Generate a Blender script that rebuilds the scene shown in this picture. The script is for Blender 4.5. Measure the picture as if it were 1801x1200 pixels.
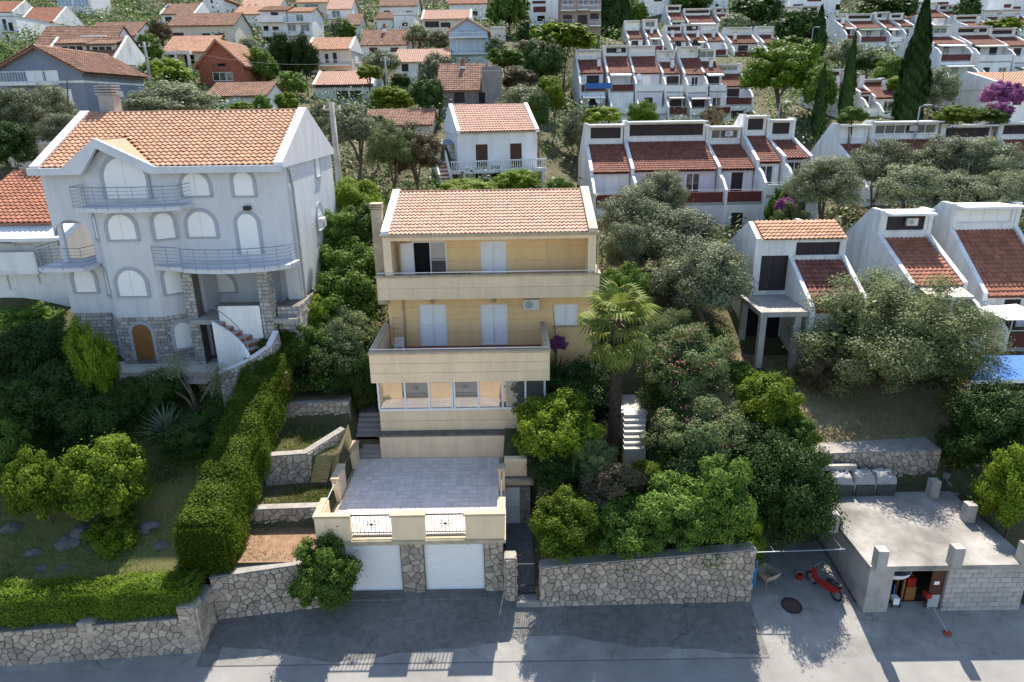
import bpy, bmesh, math, random
import numpy as np
from mathutils import Vector, Matrix
random.seed(7); rng = np.random.default_rng(11)
for _o in list(bpy.data.objects): bpy.data.objects.remove(_o)
sc = bpy.context.scene
col = sc.collection
R = math.radians
# ------------------------------------------------------------ camera
PITCH, ROLL, F, H = R(19.0), R(0.9), 1200., 19.3
cp, sp, cr, sr = math.cos(PITCH), math.sin(PITCH), math.cos(ROLL), math.sin(ROLL)
cam = bpy.data.cameras.new('camera'); cam.lens = 24; cam.sensor_width = 36
cam.clip_start = .3; cam.clip_end = 3000
camo = bpy.data.objects.new('camera', cam); col.objects.link(camo)
_f = Vector((0, cp, -sp)); _r0 = Vector((1, 0, 0)); _u0 = Vector((0, sp, cp))
_r = cr*_r0 - sr*_u0; _u = sr*_r0 + cr*_u0
camo.matrix_world = Matrix(((_r.x, _u.x, -_f.x, 0), (_r.y, _u.y, -_f.y, 0), (_r.z, _u.z, -_f.z, H), (0, 0, 0, 1)))
sc.camera = camo
# ------------------------------------------------------------ light
SUN_EL, SUN_AZ = R(53), R(9)
w = bpy.data.worlds.new('World'); sc.world = w; w.use_nodes = True
nt = w.node_tree; nt.nodes.clear()
sky = nt.nodes.new('ShaderNodeTexSky'); sky.sky_type = 'NISHITA'; sky.sun_disc = False
sky.sun_elevation = SUN_EL; sky.sun_rotation = SUN_AZ; sky.air_density = 1.0; sky.dust_density = .7; sky.ozone_density = 1.1
bg = nt.nodes.new('ShaderNodeBackground'); bg.inputs[1].default_value = 0.142
wo = nt.nodes.new('ShaderNodeOutputWorld')
nt.links.new(sky.outputs[0], bg.inputs[0]); nt.links.new(bg.outputs[0], wo.inputs[0])
sl = bpy.data.lights.new('sun', 'SUN'); sl.energy = 5.0; sl.angle = R(.55); sl.color = (1, .93, .82)
slo = bpy.data.objects.new('sun', sl); col.objects.link(slo)
_d = Vector((-math.sin(SUN_AZ)*math.cos(SUN_EL), -math.cos(SUN_AZ)*math.cos(SUN_EL), -math.sin(SUN_EL)))
slo.rotation_euler = _d.to_track_quat('-Z', 'Y').to_euler(); slo.location = (5, 30, 60)
sc.view_settings.view_transform = 'Standard'; sc.view_settings.look = 'None'
sc.view_settings.exposure = 0.92; sc.view_settings.gamma = 1
sc.render.engine = 'CYCLES'
sc.cycles.use_denoising = True
sc.cycles.max_bounces = 6; sc.cycles.diffuse_bounces = 3; sc.cycles.glossy_bounces = 2
sc.cycles.transmission_bounces = 3; sc.cycles.transparent_max_bounces = 6
sc.cycles.caustics_reflective = False; sc.cycles.caustics_refractive = False
# ------------------------------------------------------------ pixel helpers (a pixel is a direction; Y or z fixes the distance)
def ray(px, py):
    u = (px-900.5)/F; v = (py-600)/F
    u, v = u*cr-v*sr, u*sr+v*cr
    return (u, cp-v*sp, -sp-v*cp)
def PY(px, py, Y):
    r = ray(px, py); t = Y/r[1]; return Vector((r[0]*t, Y, H+r[2]*t))
def PZ(px, py, z):
    r = ray(px, py); t = (z-H)/r[2]; return Vector((r[0]*t, r[1]*t, z))
def depth(Y, z): return Y*cp-(z-H)*sp
# ------------------------------------------------------------ mesh helpers
class MB:
    def __init__(s): s.v = []; s.f = []
    def add(s, vs, fs):
        n = len(s.v); s.v += [tuple(p) for p in vs]; s.f += [tuple(i+n for i in q) for q in fs]; return s
    def box(s, x0, x1, y0, y1, z0, z1):
        return s.add([(x0,y0,z0),(x1,y0,z0),(x1,y1,z0),(x0,y1,z0),(x0,y0,z1),(x1,y0,z1),(x1,y1,z1),(x0,y1,z1)],
                     [(0,3,2,1),(4,5,6,7),(0,1,5,4),(1,2,6,5),(2,3,7,6),(3,0,4,7)])
    def prism(s, poly, axis, a, b):
        n = len(poly)
        if axis == 'x': A = [(a,p,q) for p,q in poly]; B = [(b,p,q) for p,q in poly]
        elif axis == 'y': A = [(p,a,q) for p,q in poly]; B = [(p,b,q) for p,q in poly]
        else: A = [(p,q,a) for p,q in poly]; B = [(p,q,b) for p,q in poly]
        fs = [tuple(range(n))[::-1], tuple(range(n, 2*n))]
        fs += [(i, (i+1)%n, n+(i+1)%n, n+i) for i in range(n)]
        return s.add(A+B, fs)
    def quad(s, *p): return s.add(p, [tuple(range(len(p)))])
    def tube(s, pts, r, n=6, cap=True):
        pts = [Vector(p) for p in pts]; rs = r if isinstance(r, (list, tuple)) else [r]*len(pts)
        rings = []
        for i, p in enumerate(pts):
            d = (pts[min(i+1, len(pts)-1)]-pts[max(i-1, 0)]).normalized()
            a = d.orthogonal().normalized() if abs(d.z) > .95 else d.cross(Vector((0,0,1))).normalized()
            b = d.cross(a).normalized()
            rings.append([p+rs[i]*(math.cos(t)*a+math.sin(t)*b) for t in [2*math.pi*k/n for k in range(n)]])
        vs = [q for ring in rings for q in ring]; fs = []
        for i in range(len(pts)-1):
            for k in range(n):
                fs.append((i*n+k, i*n+(k+1)%n, (i+1)*n+(k+1)%n, (i+1)*n+k))
        if cap: fs += [tuple(range(n))[::-1], tuple(range((len(pts)-1)*n, len(pts)*n))]
        return s.add(vs, fs)
    def lathe(s, prof, n=12, c=(0,0,0)):
        vs = []; fs = []
        for r, z in prof:
            vs += [(c[0]+r*math.cos(2*math.pi*k/n), c[1]+r*math.sin(2*math.pi*k/n), c[2]+z) for k in range(n)]
        for i in range(len(prof)-1):
            for k in range(n): fs.append((i*n+k, i*n+(k+1)%n, (i+1)*n+(k+1)%n, (i+1)*n+k))
        fs += [tuple(range(n))[::-1], tuple(range((len(prof)-1)*n, len(prof)*n))]
        return s.add(vs, fs)
    def mesh(s, name):
        m = bpy.data.meshes.new(name); m.from_pydata(s.v, [], s.f); m.update()
        bm = bmesh.new(); bm.from_mesh(m); bmesh.ops.recalc_face_normals(bm, faces=bm.faces); bm.to_mesh(m); bm.free()
        return m
    def build(s, name, mat, parent=None, kind=None, smooth=False):
        m = s.mesh(name); m.materials.append(mat)
        if smooth: m.polygons.foreach_set('use_smooth', [True]*len(m.polygons))
        return link(name, m, parent, kind)
def link(name, mesh, parent=None, kind=None, loc=None):
    o = bpy.data.objects.new(name, mesh); col.objects.link(o)
    if parent is not None: o.parent = parent
    if kind: o['kind'] = kind
    if loc is not None: o.location = loc
    return o
def tag(o, label, cat, group=None):
    o['label'] = label; o['category'] = cat
    if group: o['group'] = group
    return o
def thing(name, label, cat, loc=(0,0,0), rz=0, group=None):
    o = bpy.data.objects.new(name, None); o.empty_display_size = .3; col.objects.link(o)
    o.location = loc; o.rotation_euler = (0, 0, rz)
    return tag(o, label, cat, group)
def fast_mesh(name, V, Fq, mat):
    """numpy quads -> mesh"""
    m = bpy.data.meshes.new(name); V = np.asarray(V, np.float32); Fq = np.asarray(Fq, np.int32)
    k = Fq.shape[1]
    m.vertices.add(len(V)); m.vertices.foreach_set('co', V.ravel())
    m.loops.add(Fq.size); m.loops.foreach_set('vertex_index', Fq.ravel())
    m.polygons.add(len(Fq)); m.polygons.foreach_set('loop_start', np.arange(0, Fq.size, k, dtype=np.int32))
    m.update(calc_edges=True); m.materials.append(mat); return m
# ------------------------------------------------------------ materials
_MC = {}
def mat(name, c, rough=.8, var=.12, scale=3., bump=.0, bscale=40., island=0., c2=None, streak=0., metal=0., spec=.3, big=0., crack=0.):
    if name in _MC: return _MC[name]
    m = bpy.data.materials.new(name); m.use_nodes = True; t = m.node_tree; N = t.nodes; L = t.links
    b = N['Principled BSDF']; b.inputs['Roughness'].default_value = rough; b.inputs['Metallic'].default_value = metal
    b.inputs['Specular IOR Level'].default_value = spec
    geo = N.new('ShaderNodeNewGeometry')
    n1 = N.new('ShaderNodeTexNoise'); n1.inputs['Scale'].default_value = scale; n1.inputs['Detail'].default_value = 5
    n1.inputs['Roughness'].default_value = .65
    L.new(geo.outputs['Position'], n1.inputs['Vector'])
    ramp = N.new('ShaderNodeMapRange'); ramp.inputs[1].default_value = .28; ramp.inputs[2].default_value = .72
    L.new(n1.outputs['Fac'], ramp.inputs[0])
    mix = N.new('ShaderNodeMix'); mix.data_type = 'RGBA'
    ca = c2 if c2 else tuple(x*(1-var) for x in c); cb = c if c2 else tuple(min(1, x*(1+var)) for x in c)
    mix.inputs[6].default_value = (*ca, 1); mix.inputs[7].default_value = (*cb, 1)
    L.new(ramp.outputs[0], mix.inputs[0]); out = mix.outputs[2]
    def mul(out, fac_socket, lo, hi):
        mr = N.new('ShaderNodeMapRange'); mr.inputs[3].default_value = lo; mr.inputs[4].default_value = hi
        L.new(fac_socket, mr.inputs[0])
        vm = N.new('ShaderNodeVectorMath'); vm.operation = 'SCALE'; L.new(out, vm.inputs[0]); L.new(mr.outputs[0], vm.inputs['Scale'])
        return vm.outputs[0]
    if island:
        oi = N.new('ShaderNodeObjectInfo'); ad = N.new('ShaderNodeMath'); ad.operation = 'ADD'
        L.new(geo.outputs['Random Per Island'], ad.inputs[0]); L.new(oi.outputs['Random'], ad.inputs[1])
        fr = N.new('ShaderNodeMath'); fr.operation = 'FRACT'; L.new(ad.outputs[0], fr.inputs[0])
        out = mul(out, fr.outputs[0], 1-island, 1+island)
    if streak:
        mp = N.new('ShaderNodeMapping'); mp.inputs['Scale'].default_value = (.9, .9, .12); L.new(geo.outputs['Position'], mp.inputs[0])
        n3 = N.new('ShaderNodeTexNoise'); n3.inputs['Scale'].default_value = 1.6; n3.inputs['Detail'].default_value = 6; n3.inputs['Roughness'].default_value = .7
        L.new(mp.outputs[0], n3.inputs['Vector'])
        m3 = N.new('ShaderNodeMapRange'); m3.inputs[1].default_value = .3; m3.inputs[2].default_value = .55; L.new(n3.outputs['Fac'], m3.inputs[0])
        out = mul(out, m3.outputs[0], 1-streak, 1.03)
    if big:
        n4 = N.new('ShaderNodeTexNoise'); n4.inputs['Scale'].default_value = .35; n4.inputs['Detail'].default_value = 4; L.new(geo.outputs['Position'], n4.inputs['Vector'])
        m4 = N.new('ShaderNodeMapRange'); m4.inputs[1].default_value = .35; m4.inputs[2].default_value = .65; L.new(n4.outputs['Fac'], m4.inputs[0])
        out = mul(out, m4.outputs[0], 1-big, 1+big)
    if crack:
        dn = N.new('ShaderNodeTexNoise'); dn.inputs['Scale'].default_value = 1.1; dn.inputs['Detail'].default_value = 4; L.new(geo.outputs['Position'], dn.inputs['Vector'])
        va = N.new('ShaderNodeVectorMath'); va.operation = 'MULTIPLY_ADD'; va.inputs[1].default_value = (1.3, 1.3, 0); L.new(dn.outputs['Color'], va.inputs[0]); L.new(geo.outputs['Position'], va.inputs[2])
        vo = N.new('ShaderNodeTexVoronoi'); vo.feature = 'DISTANCE_TO_EDGE'; vo.inputs['Scale'].default_value = crack; L.new(va.outputs[0], vo.inputs['Vector'])
        m5 = N.new('ShaderNodeMapRange'); m5.inputs[1].default_value = .0; m5.inputs[2].default_value = .007; L.new(vo.outputs['Distance'], m5.inputs[0])
        out = mul(out, m5.outputs[0], .62, 1.)
    L.new(out, b.inputs['Base Color'])
    if bump:
        n2 = N.new('ShaderNodeTexNoise'); n2.inputs['Scale'].default_value = bscale; n2.inputs['Detail'].default_value = 4
        L.new(geo.outputs['Position'], n2.inputs['Vector'])
        bp = N.new('ShaderNodeBump'); bp.inputs['Strength'].default_value = bump; bp.inputs['Distance'].default_value = .03
        L.new(n2.outputs['Fac'], bp.inputs['Height']); L.new(bp.outputs[0], b.inputs['Normal'])
    _MC[name] = m; return m
def leafmat(name, c, c2, trans=.3, rough=.55):
    if name in _MC: return _MC[name]
    m = bpy.data.materials.new(name); m.use_nodes = True; t = m.node_tree; N = t.nodes; L = t.links
    b = N['Principled BSDF']; b.inputs['Roughness'].default_value = rough; b.inputs['Specular IOR Level'].default_value = .12
    geo = N.new('ShaderNodeNewGeometry'); oi = N.new('ShaderNodeObjectInfo')
    mix = N.new('ShaderNodeMix'); mix.data_type = 'RGBA'
    mix.inputs[6].default_value = (*c, 1); mix.inputs[7].default_value = (*c2, 1); L.new(geo.outputs['Random Per Island'], mix.inputs[0])
    n4 = N.new('ShaderNodeTexNoise'); n4.inputs['Scale'].default_value = .9; n4.inputs['Detail'].default_value = 3; L.new(geo.outputs['Position'], n4.inputs['Vector'])
    ad = N.new('ShaderNodeMath'); ad.operation = 'ADD'; L.new(n4.outputs['Fac'], ad.inputs[0]); L.new(oi.outputs['Random'], ad.inputs[1])
    mr = N.new('ShaderNodeMapRange'); mr.inputs[1].default_value = .3; mr.inputs[2].default_value = 1.7; mr.inputs[3].default_value = .62; mr.inputs[4].default_value = 1.4
    L.new(ad.outputs[0], mr.inputs[0])
    vm = N.new('ShaderNodeVectorMath'); vm.operation = 'SCALE'; L.new(mix.outputs[2], vm.inputs[0]); L.new(mr.outputs[0], vm.inputs['Scale'])
    L.new(vm.outputs[0], b.inputs['Base Color'])
    tr = N.new('ShaderNodeBsdfTranslucent'); L.new(vm.outputs[0], tr.inputs['Color'])
    ms = N.new('ShaderNodeMixShader'); ms.inputs[0].default_value = trans
    L.new(b.outputs[0], ms.inputs[1]); L.new(tr.outputs[0], ms.inputs[2])
    L.new(ms.outputs[0], N['Material Output'].inputs['Surface'])
    _MC[name] = m; return m
def glassmat(name, c=(.03,.04,.05), rough=.06):
    if name in _MC: return _MC[name]
    m = bpy.data.materials.new(name); m.use_nodes = True; b = m.node_tree.nodes['Principled BSDF']
    b.inputs['Base Color'].default_value = (*c, 1); b.inputs['Roughness'].default_value = rough; b.inputs['Specular IOR Level'].default_value = .8
    _MC[name] = m; return m
M_cream = mat('cream_render', (.80,.62,.41), .85, .05, 1.2, .15, 60, streak=.13)
M_cream_d = mat('cream_render_wall', (.86,.585,.29), .85, .05, 1.2, .15, 60, streak=.10)
M_cap = mat('weathered_coping', (.46,.37,.25), .9, .25, 2.5, .3, 40)
M_white = mat('white_render', (.80,.79,.77), .85, .05, 1., .15, 50, streak=.16)
M_white2 = mat('old_white_render', (.76,.75,.72), .88, .08, .8, .2, 40, streak=.30)
M_lilac = mat('pale_lilac_render', (.66,.62,.66), .85, .05, 1., .1, 50, streak=.12)
M_cream_w = mat('pale_cream_render', (.62,.57,.47), .85, .06, 1., .1, 50, streak=.15)
M_bluegrey = mat('blue_grey_render', (.20,.235,.30), .8, .06, 1., .1, 50, streak=.08)
M_lefth = mat('pale_grey_render', (.63,.63,.64), .85, .05, .8, .15, 50, streak=.14)
M_trim = mat('grey_trim', (.40,.42,.45), .8, .06, 2.)
M_grey = mat('grey_cement_render', (.22,.21,.20), .9, .15, 1.5, .2, 40, streak=.2)
M_pvc = mat('white_painted_shutter', (.88,.86,.83), .45, .03, 3.)
M_pvc_frame = mat('white_window_frame', (.78,.78,.77), .4, .03, 3.)
M_brown = mat('brown_stained_wood', (.085,.035,.02), .6, .2, 6.)
M_dbrown = mat('dark_brown_shutter', (.035,.025,.028), .55, .15, 6.)
M_wood = mat('varnished_wood', (.28,.13,.04), .5, .2, 5.)
M_glass = glassmat('dark_window_glass')
M_glassb = glassmat('bluish_window_glass', (.22,.32,.44), .12)
M_paleblue = mat('pale_blue_render', (.42,.52,.64), .8, .05, 1., .1, 50, streak=.1)
M_iron = mat('wrought_iron', (.03,.03,.033), .5, .1, 8., metal=.3)
M_steel = mat('brushed_steel_rail', (.30,.32,.34), .35, .1, 5., metal=.7)
M_conc = mat('raw_concrete', (.36,.34,.31), .92, .16, 1.4, .35, 25, streak=.15, big=.1)
M_conc_s = mat('concrete_block', (.40,.37,.34), .92, .12, 3., .3, 40, island=.12)
M_joint = mat('mortar_joint', (.27,.25,.23), .95, .15, 4., .3, 60)
M_stone = mat('rubble_stone', (.40,.335,.265), .9, .22, 5., .5, 30, island=.26)
M_stone_j = mat('stone_wall_mortar', (.16,.145,.13), .95, .2, 4., .4, 50)
M_ashlar = mat('grey_ashlar', (.40,.37,.33), .9, .2, 4., .4, 30, island=.26)
M_tile = mat('terracotta_tile', (.50,.275,.17), .8, .16, 2.5, .1, 60, island=.16)
M_tile_pale = mat('pale_terracotta_tile', (.56,.34,.25), .8, .12, 2.5, .1, 60, island=.10)
M_tile_old = mat('old_brown_tile', (.27,.15,.10), .85, .35, 1.2, .1, 60, island=.22)
M_tile_dark = mat('dark_red_tile', (.22,.085,.06), .8, .25, 2., .1, 60, island=.20)
M_tile_red = mat('red_clay_tile', (.34,.14,.085), .8, .2, 2., .1, 60, island=.18)
M_brick = mat('red_brick', (.30,.10,.06), .9, .3, 3., .3, 40, island=.2)
M_redpanel = mat('dark_red_panel', (.12,.028,.025), .6, .15, 3.)
M_pave = mat('terrace_floor_tile', (.70,.63,.58), .6, .12, 6., .05, 50, island=.10)
M_bark = mat('bark', (.13,.10,.075), .95, .3, 6., .5, 30)
M_asph = mat('worn_asphalt', (.25,.24,.225), .95, .10, 1.2, .25, 60, big=.12)
M_drive = mat('driveway_concrete', (.165,.155,.142), .95, .26, 3.5, .4, 60, big=.16, crack=.3)
M_drive2 = mat('pale_concrete_strip', (.26,.247,.225), .95, .22, 1.2, .3, 45, big=.15, crack=.42)
M_soil = mat('dry_soil', (.24,.15,.09), .95, .3, 3., .6, 20)
M_terr = mat('hillside_earth', (.05,.065,.022), .95, .3, .5, .6, 8, c2=(.12,.095,.05))
M_lawn = mat('lawn_grass', (.10,.13,.035), .95, .3, 1.2, .6, 30, c2=(.15,.13,.05))
M_redfloor = mat('terracotta_floor', (.30,.10,.05), .6, .15, 4.)
M_white_pl = mat('white_plastic', (.78,.78,.76), .4, .03, 4.)
M_ac = mat('air_conditioner_case', (.70,.69,.65), .45, .05, 4.)
M_dark = mat('painted_shade_black', (.012,.012,.012), .9, .1, 3.)  # near-black colour standing in for the shade of unlit interiors
# ============================================================ data: the houses on the hill (photo pixels + distance of the front wall)
# key: ridge, Y, xl, xr, y_eave, y_ridge, y_base, D, wall, roof, openings, name, label
def hs(ridge, Y, xl, xr, ye, yr, yb, D, wall, roof, ops, label, **k):
    d = dict(ridge=ridge, Y=Y, xl=xl, xr=xr, ye=ye, yr=yr, yb=yb, D=D, wall=wall, roof=roof, ops=ops, label=label, apex=None, side=[], balc=[], flat=False, dormers=[], para=False, chim=None)
    d.update(k)
    A = PY(xl, ye, Y); B = PY(xr, ye, Y); d['W'] = B.x-A.x; d['ox'] = (A.x+B.x)/2
    d['zb'] = PY((xl+xr)/2, yb, Y).z; d['he'] = (A.z+B.z)/2-d['zb']
    if ridge == 'x': d['hr'] = PY((xl+xr)/2, yr, Y+D/2).z-d['zb']
    else: d['hr'] = PY(d['apex'] or (xl+xr)/2, yr, Y).z-d['zb']
    return d
T0, TP_, TD, TR, TO = M_tile, M_tile_pale, M_tile_dark, M_tile_red, M_tile_old
HOUSES = [
 hs('y', 58, -10, 143, 124, 82, 205, 9.5, M_bluegrey, TO, [(38,105,69,146,'W'),(72,106,97,146,'W'),(18,156,43,190,'W'),(102,157,125,188,'W')],
    'blue grey gabled house with white shutters and small balcony', apex=65, side=[(182,160,198,187,'W'),(204,162,217,172,'W')], balc=[(15,127,105,147)], band=147),
 hs('x', 78, 75, 203, 106, 68, 152, 7, M_cream_w, TO, [], 'cream house with two dormers behind the blue grey house', dormers=[(111,80,147,97),(164,81,198,97)], side=[(240,124,248,141,'D')], para=True),
 hs('x', 90, 62, 196, 82, 48, 112, 7, M_white, TO, [(140,56,186,64,'W')], 'brown roofed house with a white roof hatch above the dormer house'),
 hs('x', 106, 150, 236, 63, 41, 88, 8, M_white, TO, [], 'low white house with red roof above the brown roofed house'),
 hs('x', 125, 36, 98, 38, 15, 68, 8, M_white, TR, [(49,44,67,64,'D'),(75,46,84,60,'D')], 'white house with red roof and dark balcony door below the glazed block', balc=[(40,56,75,66)], para=True),
 hs('x', 142, -34, 25, 21, 4, 62, 8, M_white, TR, [], 'white house with red roof beside the narrow dark balconied house', para=True),
 hs('x', 165, 97, 156, -18, -22, 26, 8, M_white, TR, [(99,-4,125,12,'S'),(128,-4,154,12,'S')], 'white block with a glazed bluish balcony front', flat=True),
 hs('x', 112, -24, 27, 30, 26, 78, 8, M_white, TR, [(3,34,10,54,'D'),(14,40,22,56,'D'),(10,62,15,70,'D')], 'narrow white house with stacked dark balconies', flat=True, balc=[(0,44,26,56)]),
 hs('x', 140, 283, 344, 24, 8, 50, 8, M_white, TO, [(290,30,302,46,'D')], 'brown roofed house with white gable parapet behind the long ochre roofed house', para=True, chim=(297,4)),
 hs('x', 118, 297, 411, 44, 25, 74, 8, M_cream_w, TO, [(303,58,323,67,'D'),(355,59,370,66,'D'),(377,59,395,66,'D')], 'long ochre roofed house with rusty pergola beams and white gable', side=[]),
 hs('x', 98, 288, 372, 90, 65, 130, 8, M_cream_w, T0, [(297,97,312,122,'K'),(324,97,341,122,'K')], 'house with arched white loggia beside the brick house', arches=True),
 hs('y', 88, 348, 428, 112, 71, 154, 9, M_brick, T0, [(380,93,394,117,'K'),(373,127,409,143,'G')], 'unfinished red brick house with steep gable and tiled roof', apex=381),
 hs('x', 76, 364, 467, 168, 147, 198, 7, M_white, TO, [(382,172,396,180,'D')], 'low white house with brown wavy tiled roof behind the olive tree', ac=(419,176)),
 hs('y', 160, 356, 393, -2, -14, 27, 9, M_white, TR, [(370,0,374,6,'D')], 'tall white gabled house behind the ochre roofed house'),
 hs('x', 132, 457, 503, 19, 13, 94, 8, M_white, TO, [(476,22,489,36,'D'),(463,46,472,55,'K'),(479,47,490,54,'D'),(463,66,478,84,'K')], 'three storey balcony block with brick upper floor', balc=[(457,29,503,39),(457,54,501,64),(457,80,500,88)]),
 hs('x', 132, 505, 547, 21, 15, 92, 8, M_white, T0, [(520,26,533,38,'G'),(505,43,520,56,'G'),(528,43,544,56,'G'),(508,66,540,80,'G')], 'white balcony block with blue framed windows', balc=[(505,30,547,40),(505,57,545,62)]),
 hs('x', 150, 412, 458, 25, 13, 48, 8, M_white, T0, [], 'small white house with bright orange roof beside the balcony block'),
 hs('x', 168, 424, 492, 11, -4, 27, 8, M_white, TP_, [], 'pale tiled roof house above the bright orange roof'),
 hs('x', 150, 577, 617, 15, -4, 38, 8, M_white, TP_, [(583,19,598,31,'G')], 'white house with pink speckled roof and balcony', balc=[(578,27,612,33)]),
 hs('x', 160, 522, 574, 4, -8, 42, 8, M_cream_w, T0, [(535,7,560,18,'G'),(557,22,568,32,'G')], 'pinkish house with paired gables behind the balcony block'),
 hs('x', 108, 540, 617, 86, 68, 127, 8, M_cream_w, T0, [(571,95,577,112,'D'),(585,93,592,112,'D'),(560,124,574,128,'D'),(590,124,612,128,'D')], 'two storey white house with orange roof and wide balcony beside the dark conifers', balc=[(553,106,617,115)], side=[(623,98,631,114,'W')], para=True),
 hs('x', 98, 552, 656, 148, 127, 192, 8, M_white, TP_, [(591,160,612,175,'D'),(615,160,635,175,'D')], 'white house with pale pink tiled roof and covered veranda', balc=[(586,174,640,186)], para=True, fascia=True),
 hs('x', 122, 636, 715, 78, 54, 102, 8, M_white, TO, [(649,84,664,96,'B'),(686,84,701,92,'B')], 'white house with brown roof and a smoking chimney stack', chim=(676,48), side=[]),
 hs('x', 108, 696, 788, 108, 88, 144, 8, M_white, TP_, [(706,113,718,126,'D'),(736,113,748,131,'D'),(754,113,764,120,'D')], 'white house with pink roof beside the blue glazed house'),
 hs('x', 140, 608, 632, 43, 26, 70, 8, M_white, TO, [], 'small white house with brown roof and blue railing'),
 hs('x', 140, 662, 691, 33, 23, 56, 8, M_white, TO, [(652,36,657,40,'D')], 'small white house with a flat terrace and brown roof'),
 hs('x', 138, 692, 728, 28, 24, 57, 8, M_white, TR, [(707,40,717,46,'D')], 'plain white flat roofed house', flat=True),
 hs('x', 158, 668, 733, 10, -4, 30, 8, M_white, TO, [(675,19,686,24,'D'),(713,19,727,25,'G')], 'white house with brown roof at the hilltop above the flat roofed house'),
 hs('x', 132, 742, 828, 33, 19, 64, 8, M_cream_w, TP_, [(747,38,772,50,'D'),(775,40,792,51,'D')], 'wide cream house with pale roof and dark shutters', balc=[(742,50,790,60)], para=True),
 hs('x', 160, 790, 855, 6, -8, 34, 8, M_white, TR, [(795,2,810,6,'B'),(833,2,853,7,'B'),(831,20,840,28,'D')], 'white house with brown shutters behind the blue glazed house'),
 hs('y', 114, 790, 857, 54, 33, 117, 9, M_paleblue, TP_, [(793,71,821,94,'S'),(824,71,855,94,'S'),(794,100,821,114,'S'),(824,100,854,114,'S'),(806,46,842,65,'S')], 'three storey blue glazed house with gable front', apex=822, balc=[(790,90,857,95),(790,62,857,66)]),
 hs('x', 128, 862, 889, 52, 48, 72, 6, M_cream_w, TR, [(869,61,882,67,'G')], 'small cream shed beside the blue glazed house', flat=True),
 hs('x', 82, 772, 848, 156, 114, 202, 8, M_grey, TO, [(798,163,817,182,'D')], 'unplastered grey house with brown tiled roof', chim=(814,112)),
 hs('x', 81, 847, 882, 126, 120, 202, 7, M_grey, TO, [(842,163,853,182,'K')], 'grey cement block annex against the unplastered house', flat=True),
 hs('x', 72, 625, 757, 219, 194, 242, 7, M_cream_w, TO, [], 'long low brown tiled roof among the trees'),
 hs('x', 138, 987, 1058, -12, -16, 54, 8, mat('brown_apartment_render', (.30,.24,.20), .85, .08, 1.), TR, [(990,0,1008,10,'G'),(1018,0,1034,10,'G'),(1037,0,1052,10,'G'),(990,27,1006,42,'D'),(1016,27,1033,44,'D'),(1038,24,1053,38,'D')], 'brown apartment block with three bays of glass balconies', flat=True, balc=[(986,9,1012,19),(1015,9,1034,18),(1036,9,1056,19),(988,36,1010,45),(1036,36,1056,46)]),
 hs('x', 152, 930, 985, -8, -12, 46, 8, M_white, TR, [(936,2,960,7,'B'),(938,12,960,22,'R'),(945,28,958,38,'K')], 'white house with dark red balcony bands beside the brown apartments', flat=True),
 hs('x', 38, -70, 92, 387, 302, 522, 11, M_white, TR, [(-10,398,13,428,'D'),(20,400,48,430,'W'),(10,480,24,510,'W'),(65,480,85,500,'W')], 'white house with red tiled roof and white awning beside the stone based house', balc=[(-60,435,90,470)]),
 hs('x', 50, 10, 60, 249, 224, 292, 6, M_cream_w, TR, [], 'small red tiled outbuilding below the olive trees', para=True),
 hs('x', 74, 1772, 1880, 152, 128, 215, 14, M_white, T0, [(1785,160,1801,185,'D')], 'white house with tiled roof and tall white flank beside the bougainvillea', para=True),
 hs('x', 168, 1135, 1205, -14, -18, 18, 8, M_white, TR, [(1150,-5,1165,3,'D')], 'white building at the hilltop above the terraced rows', flat=True),
 hs('x', 170, 1208, 1282, -20, -24, 16, 8, M_white, TR, [(1215,-6,1228,3,'D'),(1235,-4,1255,3,'R'),(1258,8,1264,12,'K')], 'white hilltop building with dark red band and round window', flat=True),
 hs('x', 165, 1388, 1480, -16, -20, 24, 8, M_white, TR, [(1395,8,1412,15,'R'),(1420,-5,1445,3,'R'),(1470,8,1478,18,'K')], 'white hilltop terraces with dark red bands above the pines', flat=True),
 hs('x', 165, 1592, 1690, -10, -14, 28, 8, M_white, TR, [(1605,14,1618,22,'D'),(1648,4,1668,9,'R'),(1668,14,1676,18,'K')], 'white hilltop building above the tall cypress', flat=True),
 hs('x', 160, 1742, 1840, -14, -18, 38, 9, M_white, TR, [(1758,17,1763,25,'D'),(1766,8,1778,14,'R'),(1782,12,1795,20,'R')], 'white building with red bands above the far end of the cypress rows', flat=True),
]
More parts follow.
